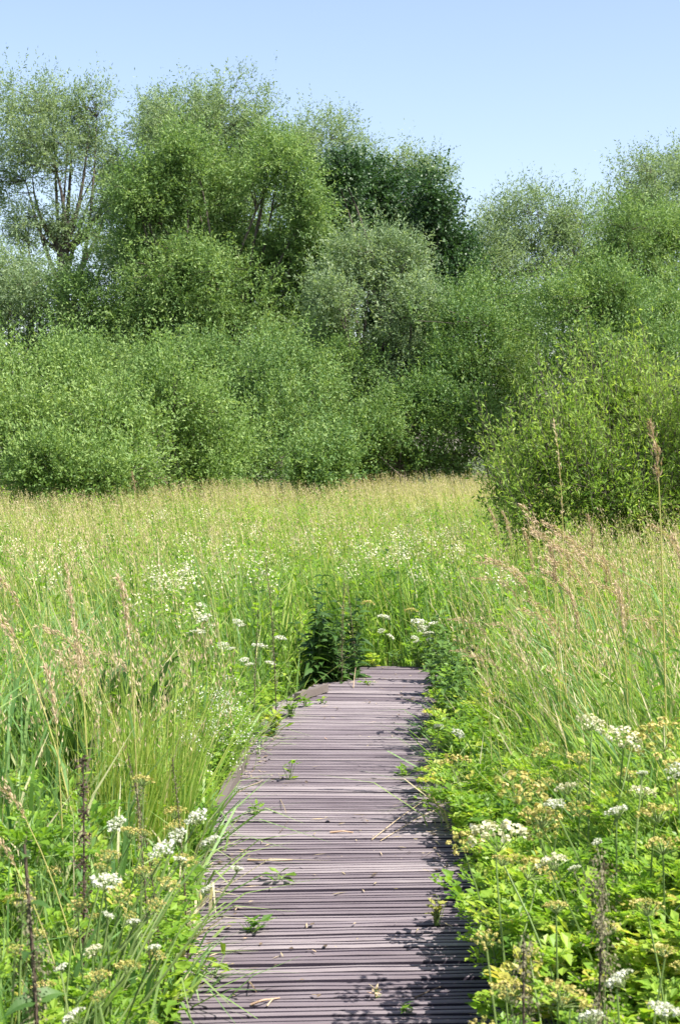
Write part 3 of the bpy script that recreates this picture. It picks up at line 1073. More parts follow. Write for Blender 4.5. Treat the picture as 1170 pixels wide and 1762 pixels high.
UMBELS = [
    (275, 1465, 'w', .66, "bright white umbel above nettle leaves, biggest white one beside the walk's lower edge", 24, 1, 'y'),
    (196, 1420, 'w', .70, "flat white umbel next to the brown dock spike", 18, 1, 'w'),
    (302, 1440, 'w', .66, "white umbel just above the biggest white one", 20, 1, 'w'),
    (335, 1408, 'w', .64, "creamy white umbel leaning towards the kerb board", 18, 1, 'y'),
    (357, 1450, 'w', .60, "white umbel closest to the kerb board's near end", 18, 0, None),
    (178, 1520, 'w', .62, "drooping white umbel seen edge-on, arched over yellow ones", 28, 0, None),
    (183, 1473, 'y', .66, "olive fading umbel between the flat white one and the arched one", 22, 0, None),
    (208, 1545, 'y', .60, "broad yellow fading umbel under the arched white one", 26, 1, 'y'),
    (35, 1550, 'y', .68, "straw-yellow umbel behind the blurred tall nettle", 30, 1, 'y'),
    (288, 1523, 'y', .58, "yellow umbel below the biggest white one", 22, 0, None),
    (318, 1482, 'y', .60, "pale yellow umbel to the kerb side of the biggest white one", 20, 0, None),
    (262, 1637, 'w', .50, "small tilted white umbel low over fresh leaves near the planks", 13, 0, None),
    (226, 1592, 'w', .54, "tiny white umbel low in the leaves, above the small tilted one", 12, 0, None),
    (183, 1580, 'w', .56, "tiny white umbel under the broad yellow fading one", 11, 0, None),
    (155, 1640, 'm', .54, "half-faded cream umbel standing alone among low leaves", 18, 0, None),
    (100, 1672, 'w', .54, "small white umbel beside the blurred nettle's stem", 13, 0, None),
    (118, 1756, 'w', .46, "white umbel cut by the photo's bottom edge", 22, 0, None),
    (352, 1535, 'w', .42, "small pinkish-white umbel on the deck's ragged margin", 14, 0, None),
    (215, 1665, 'y', .48, "greenish seeding umbel low in bright leaves", 26, 0, None),
    (245, 1340, 'y', .66, "dull yellow umbel beneath the grey seed stalks", 20, 1, 'y'),
    (855, 1428, 'm', .60, "largest cream umbel, spread over the deck's shaded margin", 40, 1, 'y'),
    (905, 1352, 'y', .66, "wide golden fading umbel above the largest cream one", 40, 1, 'y'),
    (802, 1446, 'y', .52, "yellow drooping umbel hanging over the planks", 26, 0, None),
    (957, 1384, 'w', .64, "clear white umbel below the golden fading one", 18, 0, None),
    (1064, 1396, 'w', .64, "ragged white umbel in the middle of the lush bank", 20, 1, 'w'),
    (975, 1354, 'm', .66, "thin cream umbel between the golden one and the clear white one", 16, 0, None),
    (1020, 1240, 'm', .74, "topmost cream umbel of the lush bank", 20, 1, 'y'),
    (1075, 1265, 'm', .72, "cream umbel with two spreading heads, next to the topmost one", 26, 1, 'm'),
    (1132, 1262, 'y', .72, "golden-brown umbel of many crowded heads at the top of the lush bank", 40, 2, 'y'),
    (1166, 1328, 'w', .68, "white umbel cut by the photo's side edge", 18, 0, None),
    (1108, 1332, 'w', .68, "faint white umbel behind the ragged one", 14, 0, None),
    (951, 1482, 'm', .56, "brownish cream umbel below the clear white one", 22, 0, None),
    (1066, 1690, 'w', .56, "crisp white umbel in front of the thick nettle spike", 22, 0, None),
    (1152, 1745, 'w', .52, "white umbel in the photo's bottom corner", 30, 0, None),
    (1022, 1757, 'w', .50, "white umbel cut off below the crisp one", 24, 0, None),
    (985, 1712, 'y', .54, "pale yellow umbel between the two nettle spikes", 34, 1, 'y'),
    (882, 1706, 'y', .50, "yellow umbel by the thin nettle spike, close to the deck", 30, 1, 'y'),
    (1130, 1392, 'y', .66, "flat olive umbel near the photo's edge, under the faint white one", 28, 0, None),
    (790, 1263, 'w', .36, "small white umbel at the bend, over dark leaves", 12, 0, None),
    (755, 1250, 'w', .34, "single white umbel on a bare stalk at the deck's far bend", 9, 0, None),
    (782, 1305, 'y', .34, "small yellow umbel at the bend below the white ones", 22, 0, None),
    (1030, 1452, 'w', .58, "small cream-white umbel half sunk in bright leaves", 13, 0, None),
    (660, 1060, 'w', .33, "white umbel standing straight above the deck's far end", 11, 1, 'w'),
    (720, 1070, 'w', .33, "biggest white umbel of the cluster past the deck's end", 14, 2, 'w'),
    (745, 1072, 'w', .32, "white umbel at the outer side of the cluster past the deck's end", 9, 1, 'w'),
    (715, 1098, 'w', .22, "lowest white umbel of the cluster past the deck's end", 8, 1, 'w'),
    (741, 1100, 'w', .22, "low twin white umbel near the leafy bank, past the deck's end", 9, 1, 'w'),
    (673, 1095, 'w', .22, "tiny low white umbel beyond the nettle clump", 8, 0, None),
    (706, 1048, 'y', .40, "olive umbel rising behind the white cluster past the deck's end", 12, 0, None),
    (632, 1035, 'y', .44, "golden round umbel behind the nettle clump", 12, 0, None),
    (410, 1070, 'w', .50, "white umbel in the grass well before the nettle clump", 11, 1, 'w'),
    (385, 1110, 'w', .46, "white umbel low among straw, above the white bedstraw", 12, 1, 'w'),
    (447, 1110, 'w', .42, "white umbel beside the dark grey seed stalk", 12, 1, 'w'),
    (482, 1097, 'w', .42, "white flat umbel nearest the nettle clump", 10, 0, None),
    (350, 1062, 'w', .52, "white umbel at the edge of the yellow tussock", 13, 2, 'w'),
    (345, 1040, 'w', .54, "upper white umbel over the yellow tussock", 10, 2, 'w'),
    (420, 1135, 'w', .40, "small white umbel under the one beside the seed stalk", 9, 1, 'w'),
]
for u_ in UMBELS:
    umbel_at(*u_)
ru_ = R(88)
for (px, py) in [(60, 1610), (130, 1560), (90, 1500), (150, 1440), (245, 1500), (300, 1395), (70, 1700), (165, 1720), (225, 1430), (20, 1640), (265, 1560), (120, 1610)]:
    umbel_at(px, py, 'y', float(ru_.uniform(.42, .62)), "fading yellow umbel sunk among the leafy weeds on the bank with the dock spike", float(ru_.uniform(14, 24)), int(ru_.integers(0, 2)), 'y')
for (px, py) in [(930, 1420), (1000, 1300), (1085, 1330), (1145, 1450), (1000, 1390), (870, 1480), (1120, 1560), (1050, 1600), (960, 1560), (840, 1620), (1150, 1640), (930, 1290)]:
    umbel_at(px, py, 'y', float(ru_.uniform(.46, .66)), "fading yellow umbel sunk among the bright leaves of the lush bank", float(ru_.uniform(14, 26)), int(ru_.integers(0, 2)), 'y')


# distant meadowsweet: too small to show parts
def make_meadowsweet():
    rng = R(801)
    mb = MB()
    tubes(mb, bez(np.array([0, 0, 0.]), np.array([.03, 0, .5]), np.array([0, 0, 1.0]), 5), np.linspace(.006, .002, 5), .4, 3, 1)
    n = 62
    p = np.array([0, 0, 1.0]) + rng.normal(0, 1, (n, 3)) * np.array([.062, .055, .042])
    leaves(mb, p, rng.normal(0, 1, (n, 3)), .021, .017, np.clip(rng.normal(.55, .22, n), 0, 1), rng=rng, up=1.2)
    k = 16
    z = rng.uniform(.3, .9, k)
    az = rng.uniform(0, 6.28, k)
    leaves(mb, np.stack([z * 0, z * 0, z], 1), np.stack([np.cos(az), np.sin(az), .3 + 0 * az], 1), .12, .045, np.clip(rng.normal(.45, .15, k), 0, 1), rng=rng, m=2, up=1.6)
    return mb.build("meadowsweet", [CREAM, STEM, HERB])


def scatter_meadowsweet():
    rng = R(802)
    o0 = make_meadowsweet()
    first = True
    spots = []
    for i in range(36):
        spots.append((rng.normal(690, 120), rng.normal(940, 34)))
    for i in range(46):
        spots.append((rng.uniform(0, 900), rng.uniform(872, 1010)))
    for i in range(14):
        spots.append((rng.normal(330, 60), rng.normal(1000, 40)))
    for (px, py) in spots:
        Z = rng.uniform(.58, .78)
        d = (EYE - Z) * F / (py - HOR)
        d = min(d, 26)
        h = at(px, py, d)
        if deck_dist(h[0:1], h[1:2])[0] < .1:
            continue
        g = float(gz(h[0], h[1]))
        o = o0 if first else o0.copy()
        if not first:
            COL.objects.link(o)
        first = False
        o.location = (h[0], h[1], g)
        s = h[2] - g
        o.scale = (s * rng.uniform(.7, 1.3),) * 2 + (s,)
        o.rotation_euler = (0, 0, rng.uniform(0, 6.28))
        tag(o, "distant creamy-white flower head rising out of the meadow grass", "wildflower", "cream flowers dotted through the meadow")


scatter_meadowsweet()


# ------------------------------------------------------------------ nettles, docks, tussocks, reed-grass
def toothed_leaf(mb, base, d, L, W, t, rng, droop=.4, m=0):
    """one ovate leaf as a folded drooping strip with a toothed outline"""
    d = unit(np.asarray(d, float))
    s = unit(np.cross(d, UP + rng.normal(0, .25, 3)))
    nn = np.cross(s, d)
    K = 9
    u = np.linspace(0, 1, K)
    wv = W * .5 * np.sin(np.clip(u * 1.08 + .02, 0, 1) ** .62 * math.pi) ** .9
    wv = wv * np.where(np.arange(K) % 2 == 0, 1.0, .82)
    wv[0] = .002
    wv[-1] = .001
    c = base + d * (u * L)[:, None] - UP * (droop * L * u * u)[:, None]
    lft = c - s * wv[:, None] + nn * (wv * .35)[:, None]
    rgt = c + s * wv[:, None] + nn * (wv * .35)[:, None]
    v = np.stack([lft, c, rgt], 1).reshape(-1, 3)
    q = []
    for i in range(K - 1):
        a = i * 3
        q += [(a, a + 1, a + 4, a + 3), (a + 1, a + 2, a + 5, a + 4)]
    mb.add(v, q, t, m)


def make_nettle(seed, h, nodes, leaf_len, tassel=0.0, seedtop=False, bend=.05, top_bare=0.0, bright=.45, stem_r=.004, stems=1):
    rng = R(seed)
    root = thing("nettle", (0, 0, 0))
    stem, fol, tas = MB(), MB(), MB()
    for q in range(stems):
        hq = h if q == 0 else h * rng.uniform(.55, .95)
        o0 = np.zeros(3) if q == 0 else np.array([rng.normal(0, .07), rng.normal(0, .05), 0])
        e = o0 + np.array([rng.normal(0, bend), rng.normal(0, bend), hq])
        P = bez(o0, o0 + np.array([0, 0, hq * .5]), e, 8)
        tubes(stem, P, np.linspace(stem_r, stem_r * .4, 8), .3, 4)
        for k in range(nodes):
            f = .12 + .86 * k / (nodes - 1)
            c = np.array([np.interp(f, np.linspace(0, 1, 8), P[:, i]) for i in range(3)])
            a0 = k * math.pi / 2 + rng.normal(0, .25)
            size = leaf_len * (1 - .45 * max(0, f - .35) / .65) * rng.uniform(.75, 1.15)
            if f <= 1 - top_bare:
                for s_ in (0, math.pi):
                    a = a0 + s_
                    toothed_leaf(fol, c, (math.cos(a), math.sin(a), rng.uniform(.1, .6)), size, size * .55, float(np.clip(bright + rng.normal(0, .18), 0, 1)), rng, droop=rng.uniform(.25, .7))
            if tassel and f > .3:
                n = int(170 * tassel)
                a = rng.uniform(0, 6.28, n)
                kk = rng.uniform(.35, 1.25)
                n = max(8, int(n * kk * (1.2 - .7 * f)))
                a = rng.uniform(0, 6.28, 3)[rng.integers(0, 3, n)] + rng.normal(0, .5, n)
                r_ = np.abs(rng.normal(0, 1, n)) * .020 * (1.25 - .85 * f) * kk * (1 + .5 * max(0, tassel - 1))
                p = c + np.stack([np.cos(a) * r_, np.sin(a) * r_, rng.normal(-.012, .024, n)], 1)
                leaves(tas, p, np.stack([np.cos(a) * .6, np.sin(a) * .6, -.8 + rng.normal(0, .5, n)], 1), .0065, .0042, np.clip(rng.normal(.5, .28, n), 0, 1), rng=rng)
    stem.build("stem", BROWN if seedtop else STEM, root)
    fol.build("foliage", NETTLE, root)
    if tassel:
        tas.build("seed_tassel", TASSEL, root)
    return root


def nettle_at(px, py_top, d, label, maker, group=None, rz=0, h0=1.0):
    p = at(px, py_top, d)
    g = float(gz(p[0], p[1]))
    o = maker()
    o.location = (p[0], p[1], g)
    o.rotation_euler = (0, 0, rz)
    sc = (p[2] - g) / h0
    o.scale = (sc,) * 3
    tag(o, label, "nettle", group)
    return o


nettle_at(72, 1452, 3.1, "tall blurred nettle with hanging tassels, nearest plant to the camera", lambda: make_nettle(901, .85, 10, .075, 1.7, True, .03, .0, .5, .006), h0=.85)
nettle_at(1030, 1490, 3.2, "thick nettle spike heavy with brown seed, in the lush bright bank", lambda: make_nettle(902, .8, 10, .10, 3.2, True, .05, .5, .5), h0=.8)
nettle_at(905, 1640, 3.05, "thin nettle spike heavy with brown seed, close to the deck", lambda: make_nettle(903, .65, 9, .09, 2.6, True, .05, .55, .5), h0=.65)
for i, (px, py, d, lab) in enumerate([
        (552, 985, 10.95, "tallest dark leafy nettle of the clump at the bend"),
        (580, 1045, 11.0, "dark nettle in front of the clump, leaning over the planks"),
        (600, 1020, 11.75, "thin nettle at the inner side of the clump at the bend"),
        (566, 1010, 11.2, "bushy nettle filling the heart of the clump at the bend"),
        (542, 1015, 11.3, "dark nettle filling the back of the clump at the bend"),
        (592, 1075, 11.5, "low nettle at the foot of the clump at the bend")]):
    nettle_at(px, py, d, lab, lambda i=i: make_nettle(910 + i, .8, 13, .15, .0, False, .06, .0, .42, .004, 6), 'nettles at the bend', h0=.8)
for i, (px, py, d, lab) in enumerate([
        (768, 1060, 10.9, "leafy nettle hiding the walk's far corner, by the white umbels"),
        (790, 1075, 9.9, "leafy nettle on the outer bend in front of the tall grass"),
        (765, 1100, 10.3, "low nettle leaning over the planks at the outer bend"),
        (785, 1125, 9.3, "dark nettle shading the planks at the outer bend"),
        (812, 1110, 8.9, "nettle rising from grass behind the small yellow umbel"),
        (762, 1050, 11.6, "nettle behind the outer bend, furthest of its bank"),
        (805, 1065, 10.4, "nettle at the back of the outer bend's bank")]):
    nettle_at(px, py, d, lab, lambda i=i: make_nettle(930 + i, .7, 12, .12, .0, False, .08, .0, .75, .004, 7), 'nettles on the outer bend', h0=.7)
# grey bare-topped seed stalks
for i, (px, py, d, lab) in enumerate([
        (475, 960, 9.6, "thin dark seed stalk rising left of the nettle clump"),
        (588, 1000, 10.9, "thin grey seed stalk above the nettle clump"),
        (612, 1010, 11.2, "second grey seed stalk, at the clump's inner side"),
        (436, 1050, 9.0, "rusty seed stalk beside the white umbels in the grass"),
        (278, 1290, 4.7, "grey branching seed stalk above the dull yellow umbel"),
        (322, 1300, 4.9, "grey seed stalk next to the yellow tussock's foot"),
        (258, 1340, 4.4, "short grey seed stalk in front of the branching one")]):
    nettle_at(px, py, d, lab, lambda i=i: make_nettle(950 + i, .8, 12, .05, .55, True, .05, .6, .4, .003), 'seed stalks', h0=.8)


def make_dock_spike(seed, h):
    rng = R(seed)
    root = thing("dock_spike", (0, 0, 0))
    st, sd = MB(), MB()
    P = bez(np.zeros(3), np.array([.02, 0, h * .5]), np.array([rng.normal(0, .03), 0, h]), 8)
    tubes(st, P, np.linspace(.005, .002, 8), .3, 5)
    for f in np.linspace(.4, .98, 9):
        c = np.array([np.interp(f, np.linspace(0, 1, 8), P[:, i]) for i in range(3)])
        n = 60
        leaves(sd, c + rng.normal(0, 1, (n, 3)) * np.array([.014, .014, .018]) * (1.2 - .6 * f), rng.normal(0, 1, (n, 3)), .011, .009, np.clip(rng.normal(.4, .2, n), 0, 1), rng=rng)
    st.build("stem", BROWN, root)
    sd.build("seed_head", BROWN, root)
    return root


p = at(131, 1305, 4.3)
o = make_dock_spike(970, 1.0)
o.location = (p[0], p[1], float(gz(p[0], p[1])))
o.scale = (1, 1, p[2] - float(gz(p[0], p[1])))
tag(o, "dark brown dock seed spike in whorls among the lower grass", "dock")


def make_dock(seed, n, L):
    rng = R(seed)
    root = thing("dock_plant", (0, 0, 0))
    for i in range(n):
        mb = MB()
        a = rng.uniform(0, 6.28)
        ss = rng.uniform(.55, 1)
        b0 = np.array([math.cos(a) * .02, math.sin(a) * .02, .02])
        b1 = np.array([math.cos(a) * .09, math.sin(a) * .09, rng.uniform(.2, .5)])
        tubes(mb, bez(b0, np.array([b1[0] * .4, b1[1] * .4, b1[2] * .6]), b1, 4), np.linspace(.006, .003, 4), .4, 4, 1)
        toothed_leaf(mb, b1, (math.cos(a) * .5, math.sin(a) * .5, rng.uniform(.7, 1.3)), L * ss, L * ss * .38, float(np.clip(rng.normal(.4, .15), 0, 1)), rng, droop=.35)
        mb.build("leaf", [NETTLE, STEM], root)
    return root


for i, (px, py, d, L, lab) in enumerate([
        (85, 1090, 6.2, .30, "dark broad-leaved dock half hidden behind straw panicles"),
        (130, 1120, 5.9, .27, "dark dock beside the half-hidden broad one, nearer the tussock"),
        (165, 1040, 7.0, .30, "upright dark dock leaf behind the leaning straw stalk"),
        (1140, 1420, 4.6, .22, "dock with shaded broad leaves in the lush bank"),
        (240, 1060, 7.6, .26, "dock deep in the grass beyond the yellow tussock")]):
    p = at(px, py, d)
    g = float(gz(p[0], p[1]))
    o = make_dock(980 + i, 15, L)
    o.location = (p[0], p[1], g)
    o.scale = (1, 1, max(.6, (p[2] - g) / .75))
    tag(o, lab, "dock")


def make_tussock():
    rng = R(990)
    root = thing("rush_tussock", (0, 0, 0))
    mb = MB()
    n = 330
    a = rng.uniform(0, 6.28, n)
    r_ = np.sqrt(rng.random(n)) * .13
    base = np.stack([np.cos(a) * r_ * 1.4, np.sin(a) * r_, 0 * a], 1)
    h = rng.uniform(.55, 1.0, n)
    blades(mb, base, h, a + rng.normal(0, .5, n), h * np.abs(rng.normal(0, .30, n)), .0042, np.clip(.56 + rng.normal(0, .16, n), 0, 1), rng, droop=.04)
    sd = mb
    m = 60
    a = rng.uniform(0, 6.28, m)
    r_ = np.sqrt(rng.random(m)) * .3
    c = np.stack([np.cos(a) * r_ * 1.5, np.sin(a) * r_, rng.uniform(.6, .95, m)], 1)
    k = 9
    p = c[:, None] + rng.normal(0, 1, (m, k, 3)) * np.array([.008, .008, .03])
    leaves(sd, p.reshape(-1, 3), np.tile(UP, (m * k, 1)) + rng.normal(0, .3, (m * k, 3)), .02, .005, np.clip(rng.normal(.45, .2, m * k), 0, 1), rng=rng, m=1)
    mb.build("foliage", [GRASS, STRAW], root)
    return root


for (px, py, d, sc, lab) in ((262, 1105, 6.1, 1.0, "yellow-green rush tussock, biggest clump beside the walk"), (190, 1120, 5.9, .85, "smaller yellow tussock joined to the biggest one on its outer side")):
    p = at(px, py, d)
    g = float(gz(p[0], p[1]))
    o = place("tussock", make_tussock, (p[0], p[1], g), px, (p[2] - g) / .95)
    tag(o, lab, "tussock", "rush tussocks")


def make_reed(seed, h, lean, curve, plume, thick, red):
    """tall flowering grass: stalk, leaves, one plume"""
    rng = R(seed)
    root = thing("reed_stalk", (0, 0, 0))
    st, lf, pl = MB(), MB(), MB()
    e = np.array([-lean, 0, h - plume * .85])
    P = bez(np.zeros(3), np.array([-lean * .3, 0, h * .55]), e, 8)
    tubes(st, P, np.linspace(.0028, .0014, 8), .85, 4)
    dr = unit(P[-1] - P[-2])
    tip = e + dr * plume + np.array([-curve, 0, -curve * .8]) * plume
    Q = bez(e, e + dr * plume * .55, tip, 8)
    tubes(st, Q, np.linspace(.0014, .0006, 8), .85, 3)
    n = int((170 if thick > .008 else 40) * plume / .2)
    u = rng.random(n)
    c = np.stack([np.interp(u, np.linspace(0, 1, 8), Q[:, i]) for i in range(3)], 1)
    tg = unit(np.stack([np.interp(u, np.linspace(0, 1, 8), np.gradient(Q[:, i])) for i in range(3)], 1))
    sp = thick * (.35 + .65 * np.sin(np.clip(u * .9 + .08, 0, 1) * math.pi))
    c = c + rng.normal(0, 1, (n, 3)) * sp[:, None] * .5
    leaves(pl, c, tg + rng.normal(0, .3, (n, 3)), .017, .0042, np.clip(rng.normal(.55 - .3 * red, .2, n), 0, 1), rng=rng)
    for f in (.25, .45, .62):
        b = np.array([[np.interp(f, np.linspace(0, 1, 8), P[:, i]) for i in range(3)]])
        blades(lf, b, .22, np.array([rng.uniform(2, 4.2)]), .2, .008, .45, rng, droop=.5)
    st.build("stalk", GRASS, root)
    lf.build("blade", REEDY, root)
    pl.build("plume", REDSEED, root)
    return root


RG = 'flowering reed-grass stalks'
REEDS = [  # px, py of tip, distance, (proto key), label
    (970, 745, 7.5, 'tall', "tallest thin straight grass stalk against the willow bush"),
    (1141, 735, 6.2, 'red', "dense reddish upright plume standing against the willow bush"),
    (62, 930, 6.2, 'lean', "long pinkish plume bowed outward above the dark docks"),
    (165, 1052, 5.8, 'lean', "orange-tan plume leaning over the straw panicles"),
    (96, 1155, 4.9, 'pale', "pale closed plume among broad blades below the docks"),
    (190, 1268, 4.2, 'fat', "fluffy bleached plume standing over the lower grass"),
    (30, 1290, 4.1, 'lean', "pinkish plume low at the photo's side edge"),
    (8, 1360, 3.7, 'lean', "drooping tan plume cut by the photo's side edge"),
    (235, 815, 16., 'red', "rusty upright spike in front of the low yellowish sallow"),
    (836, 1040, 8.2, 'nod', "golden nodding plume at the outer side of the bend"),
    (822, 1098, 8.0, 'nod', "golden nodding plume below the first one at the bend"),
    (850, 1105, 7.6, 'nod', "flat-bent straw plume over the grassy bank"),
    (900, 965, 8.6, 'nod', "single arched plume above the grassy bank"),
    (905, 1047, 7.9, 'nod', "arched plume midway down the grassy bank"),
    (882, 880, 12., 'up', "slim plume at the foot of the willow bush, outermost"),
    (860, 875, 12., 'up', "slim plume beside the outermost one under the willow bush"),
    (938, 870, 9.0, 'fat', "thick tan plume, tallest at the front of the willow bush"),
    (1078, 1010, 6.4, 'pale', "pale stiff plume low in the straw-coloured stand"),
]
rr_ = R(77)
for i in range(36):
    REEDS.append((float(rr_.normal(1050, 75)), float(rr_.uniform(875, 1060)), float(rr_.uniform(6.6, 10.5)), ('lean', 'nod', 'red', 'up', 'lean')[i % 5], None))
for i in range(15):
    REEDS.append((float(rr_.normal(120, 95)), float(rr_.uniform(975, 1140)), float(rr_.uniform(5.0, 8.0)), ('pale', 'fat', 'nod', 'pale')[i % 4], ''))
RP = {'tall': (1.4, .02, .05, .36, .003, -.4), 'red': (1.15, .03, .1, .16, .011, 1), 'lean': (1.1, .22, .35, .24, .015, .5), 'nod': (1.0, .2, .6, .2, .015, .2), 'up': (1.1, .06, .15, .22, .012, .4),
      'fat': (1.05, .1, .2, .17, .024, 0), 'pale': (1.0, .03, .1, .18, .012, -.5)}
for i, (px, py, d, key, lab) in enumerate(REEDS):
    h, lean, curve, plume, thick, red = RP[key]
    p = at(px, py, d)
    x = p[0] + lean
    if deck_dist(np.array([x]), np.array([d]))[0] < .08:
        continue
    g = float(gz(x, d))
    sc = (p[2] - g) / h
    o = place(('reed', key), lambda: make_reed(1000 + len(PROTO), h, lean, curve, plume, thick, red), (x, d, g), float(rr_.normal(0, .45)) if lab in (None, '') else 0.0, sc)
    if lab is None:
        tag(o, "pinkish leaning grass plume in the stand before the willow bush", "reed grass", "pink reed-grass before the willow bush")
    elif lab == '':
        tag(o, "tan grass panicle in the straw patch around the dark docks", "reed grass", "tan panicles around the docks")
    else:
        tag(o, lab, "reed grass", RG)


# white bedstraw spilling over the kerb
def make_bedstraw(label, px, py, d, n, sx):
    rng = R(int(px))
    p0 = at(px, py, d)
    g = float(gz(p0[0], p0[1]))
    root = thing("bedstraw", (p0[0], p0[1], g))
    st, fl = MB(), MB()
    tip = rng.normal(0, 1, (n, 3)) * np.array([sx, .16, .09]) + np.array([0, 0, p0[2] - g])
    foot = tip * np.array([.6, .6, 0])
    tubes(st, np.stack([foot, (foot + tip) / 2 + rng.normal(0, .02, (n, 3)), tip], 1), np.array([.0018, .0014, .0008]), .4, 3)
    k = 12
    lp = foot[:, None] + (tip - foot)[:, None] * np.linspace(.2, .95, k)[None, :, None]
    a = rng.uniform(0, 6.28, (n, k))
    leaves(st, lp.reshape(-1, 3), np.stack([np.cos(a), np.sin(a), 0 * a + .2], -1).reshape(-1, 3), .03, .008, .45, rng=rng, m=1)
    q = 14
    fp = tip[:, None] + rng.normal(0, 1, (n, q, 3)) * .013
    leaves(fl, fp.reshape(-1, 3), rng.normal(0, 1, (n * q, 3)), .0085, .008, np.clip(rng.normal(.6, .2, n * q), 0, 1), rng=rng, up=1.5)
    st.build("foliage", [STEM, HERB], root)
    fl.build("flower_head", WHITE, root)
    tag(root, label, "wildflower")


make_bedstraw("white bedstraw froth spilling over the far end of the kerb board", 402, 1268, 7.9, 46, .07)
make_bedstraw("thin white bedstraw sprays behind the frothy one, in green grass", 372, 1215, 8.0, 26, .08)
make_bedstraw("loose white bedstraw sprays on the kerb side below the tussock", 335, 1265, 7.0, 22, .05)


# ------------------------------------------------------------------ litter on the planks
def deck_pt(px, py, z=.004):
    d = (EYE - z) * F / (py - HOR)
    p = at(px, py, d)
    return np.array([p[0], p[1], z])


def straw(label, pts, r_=.0022, mat=None, t=.6):
    mb = MB()
    P = np.array([deck_pt(a, b, c) for a, b, c in pts])
    k = 9
    i = np.linspace(0, 1, len(P))
    Q = np.stack([np.interp(np.linspace(0, 1, k), i, P[:, j]) for j in range(3)], 1)
    org = Q[0].copy()
    tubes(mb, Q - org, np.linspace(r_, r_ * .5, k), t, 4)
    o = mb.build("dry_stem", mat or STRAW)
    o.location = org
    tag(o, label, "dry stem", "dry stems fallen on the planks")


straw("long straw stem lying slantwise from the shaded margin to mid-deck", [(640, 1450, .004), (690, 1410, .02), (740, 1375, .03), (800, 1340, .02)])
straw("second slanting straw stem beside the long one", [(655, 1452, .004), (715, 1415, .015), (790, 1378, .03)], .0018)
straw("short pale chip of straw lying flat in mid-deck", [(568, 1437, .005), (590, 1435, .012), (608, 1437, .005)], .0045, STRAW, .9)
straw("pale stem lying along the planks near the kerb's near end", [(425, 1485, .005), (460, 1486, .01), (502, 1485, .005)], .004, STRAW, .8)
straw("arched straw stem by the kerb board", [(408, 1368, .004), (430, 1355, .04), (445, 1350, .05), (452, 1345, .004)], .0018)
straw("thin dark stem lying across the planks below the kerb", [(480, 1438, .004), (488, 1428, .02), (496, 1416, .004)], .002, BROWN, .3)
straw("pinkish curled straw on the nearest planks", [(430, 1740, .004), (450, 1732, .02), (466, 1730, .01), (480, 1728, .006)], .004, STRAW, .9)
straw("forked tan straw beside the pinkish curled one", [(458, 1742, .004), (466, 1732, .015), (470, 1729, .004)], .003, STRAW, .7)
straw("small tan straw standing on edge near the bottom planks", [(428, 1700, .004), (434, 1708, .03), (440, 1718, .004)], .003, STRAW, .8)
straw("dark bent twig on the shaded nearest planks", [(715, 1728, .004), (740, 1716, .02), (765, 1706, .025)], .003, BROWN, .5)
straw("bleached stem poking out of the shaded margin", [(830, 1410, .05), (790, 1420, .03), (765, 1432, .004)], .003, STRAW, .8)
straw("straw stem upright at the nettle clump's foot", [(608, 1185, .004), (610, 1165, .06), (612, 1150, .10)], .003, STRAW, .8)
straw("thin straw fragment at mid-deck near the kerb", [(482, 1380, .004), (488, 1392, .02), (492, 1404, .004)], .0018)


def sprig(label, px, py, n, L, sd, mat=HERB, t=.35, h=.03, name="weed_sprig"):
    rng = R(sd)
    p = deck_pt(px, py, 0.0)
    root = thing(name, tuple(p))
    st, mb = MB(), MB()
    a = rng.uniform(0, 6.28, n)
    zz = rng.uniform(.005, h, n)
    bp = np.stack([rng.normal(0, L * .25, n), rng.normal(0, L * .25, n), zz], 1)
    tubes(st, np.stack([bp * np.array([.3, .3, 0]), bp * np.array([.7, .7, .6]), bp], 1), np.array([.0016, .0013, .001]), .5, 3)
    leaves(mb, bp, np.stack([np.cos(a), np.sin(a), rng.uniform(-.1, .6, n)], 1), L * rng.uniform(.5, 1, n), L * .36 * rng.uniform(.6, 1.1, n), np.clip(t + rng.normal(0, .15, n), 0, 1), rng=rng, up=1.6)
    st.build("stem", STEM, root)
    mb.build("foliage", mat, root)
    tag(root, label, "weed", "small weeds growing through the planks")


sprig("dark green leafy sprig rooted between the nearest planks", 435, 1612, 18, .07, 1101, HERB, .15, .04)
sprig("upright yellow-green grass blade pair at the lower deck margin", 362, 1690, 7, .09, 1102, HERB, .7, .07)
sprig("leafy weed against the shaded margin with a pointed blade", 700, 1338, 16, .07, 1103, HERB, .3, .04)
sprig("weed tuft in the shaded corner of the far bend", 725, 1270, 26, .08, 1104, NETTLE, .5, .07)
sprig("weed tuft lower in the shaded corner, near red litter", 760, 1345, 22, .08, 1105, HERB, .3, .08)
sprig("tiny grey-green weed on the mid planks near the kerb", 497, 1345, 12, .07, 1106, HERB, .4, .09)
sprig("flattened blade tip lying from the margin onto mid planks", 480, 1520, 9, .09, 1107, HERB, .45, .03)
sprig("little leafy weed by the kerb board's middle", 440, 1405, 20, .05, 1108, HERB, .25, .04)
sprig("tiny weed between planks below the nettle clump", 555, 1212, 10, .05, 1109, HERB, .4, .03)
sprig("weed shoots at the kerb stub below the nettle clump", 525, 1218, 16, .06, 1110, HERB, .35, .06)
sprig("pale feathery sprig bending over the planks from the lush bank", 752, 1600, 26, .05, 1111, OLIVE, .1, .10)
sprig("little weed on the far planks by the straw stem", 632, 1180, 12, .06, 1112, HERB, .4, .04)
sprig("tiny weed in the crack of the bottom planks", 700, 1752, 8, .05, 1113, HERB, .35, .02)
sprig("greyish withered tuft on the bottom planks", 648, 1728, 14, .03, 1114, STRAW, .6, .03)
sprig("low leafy weed creeping over the planks' far end, below the white cluster", 720, 1149, 40, .10, 1120, HERB, .4, .16)
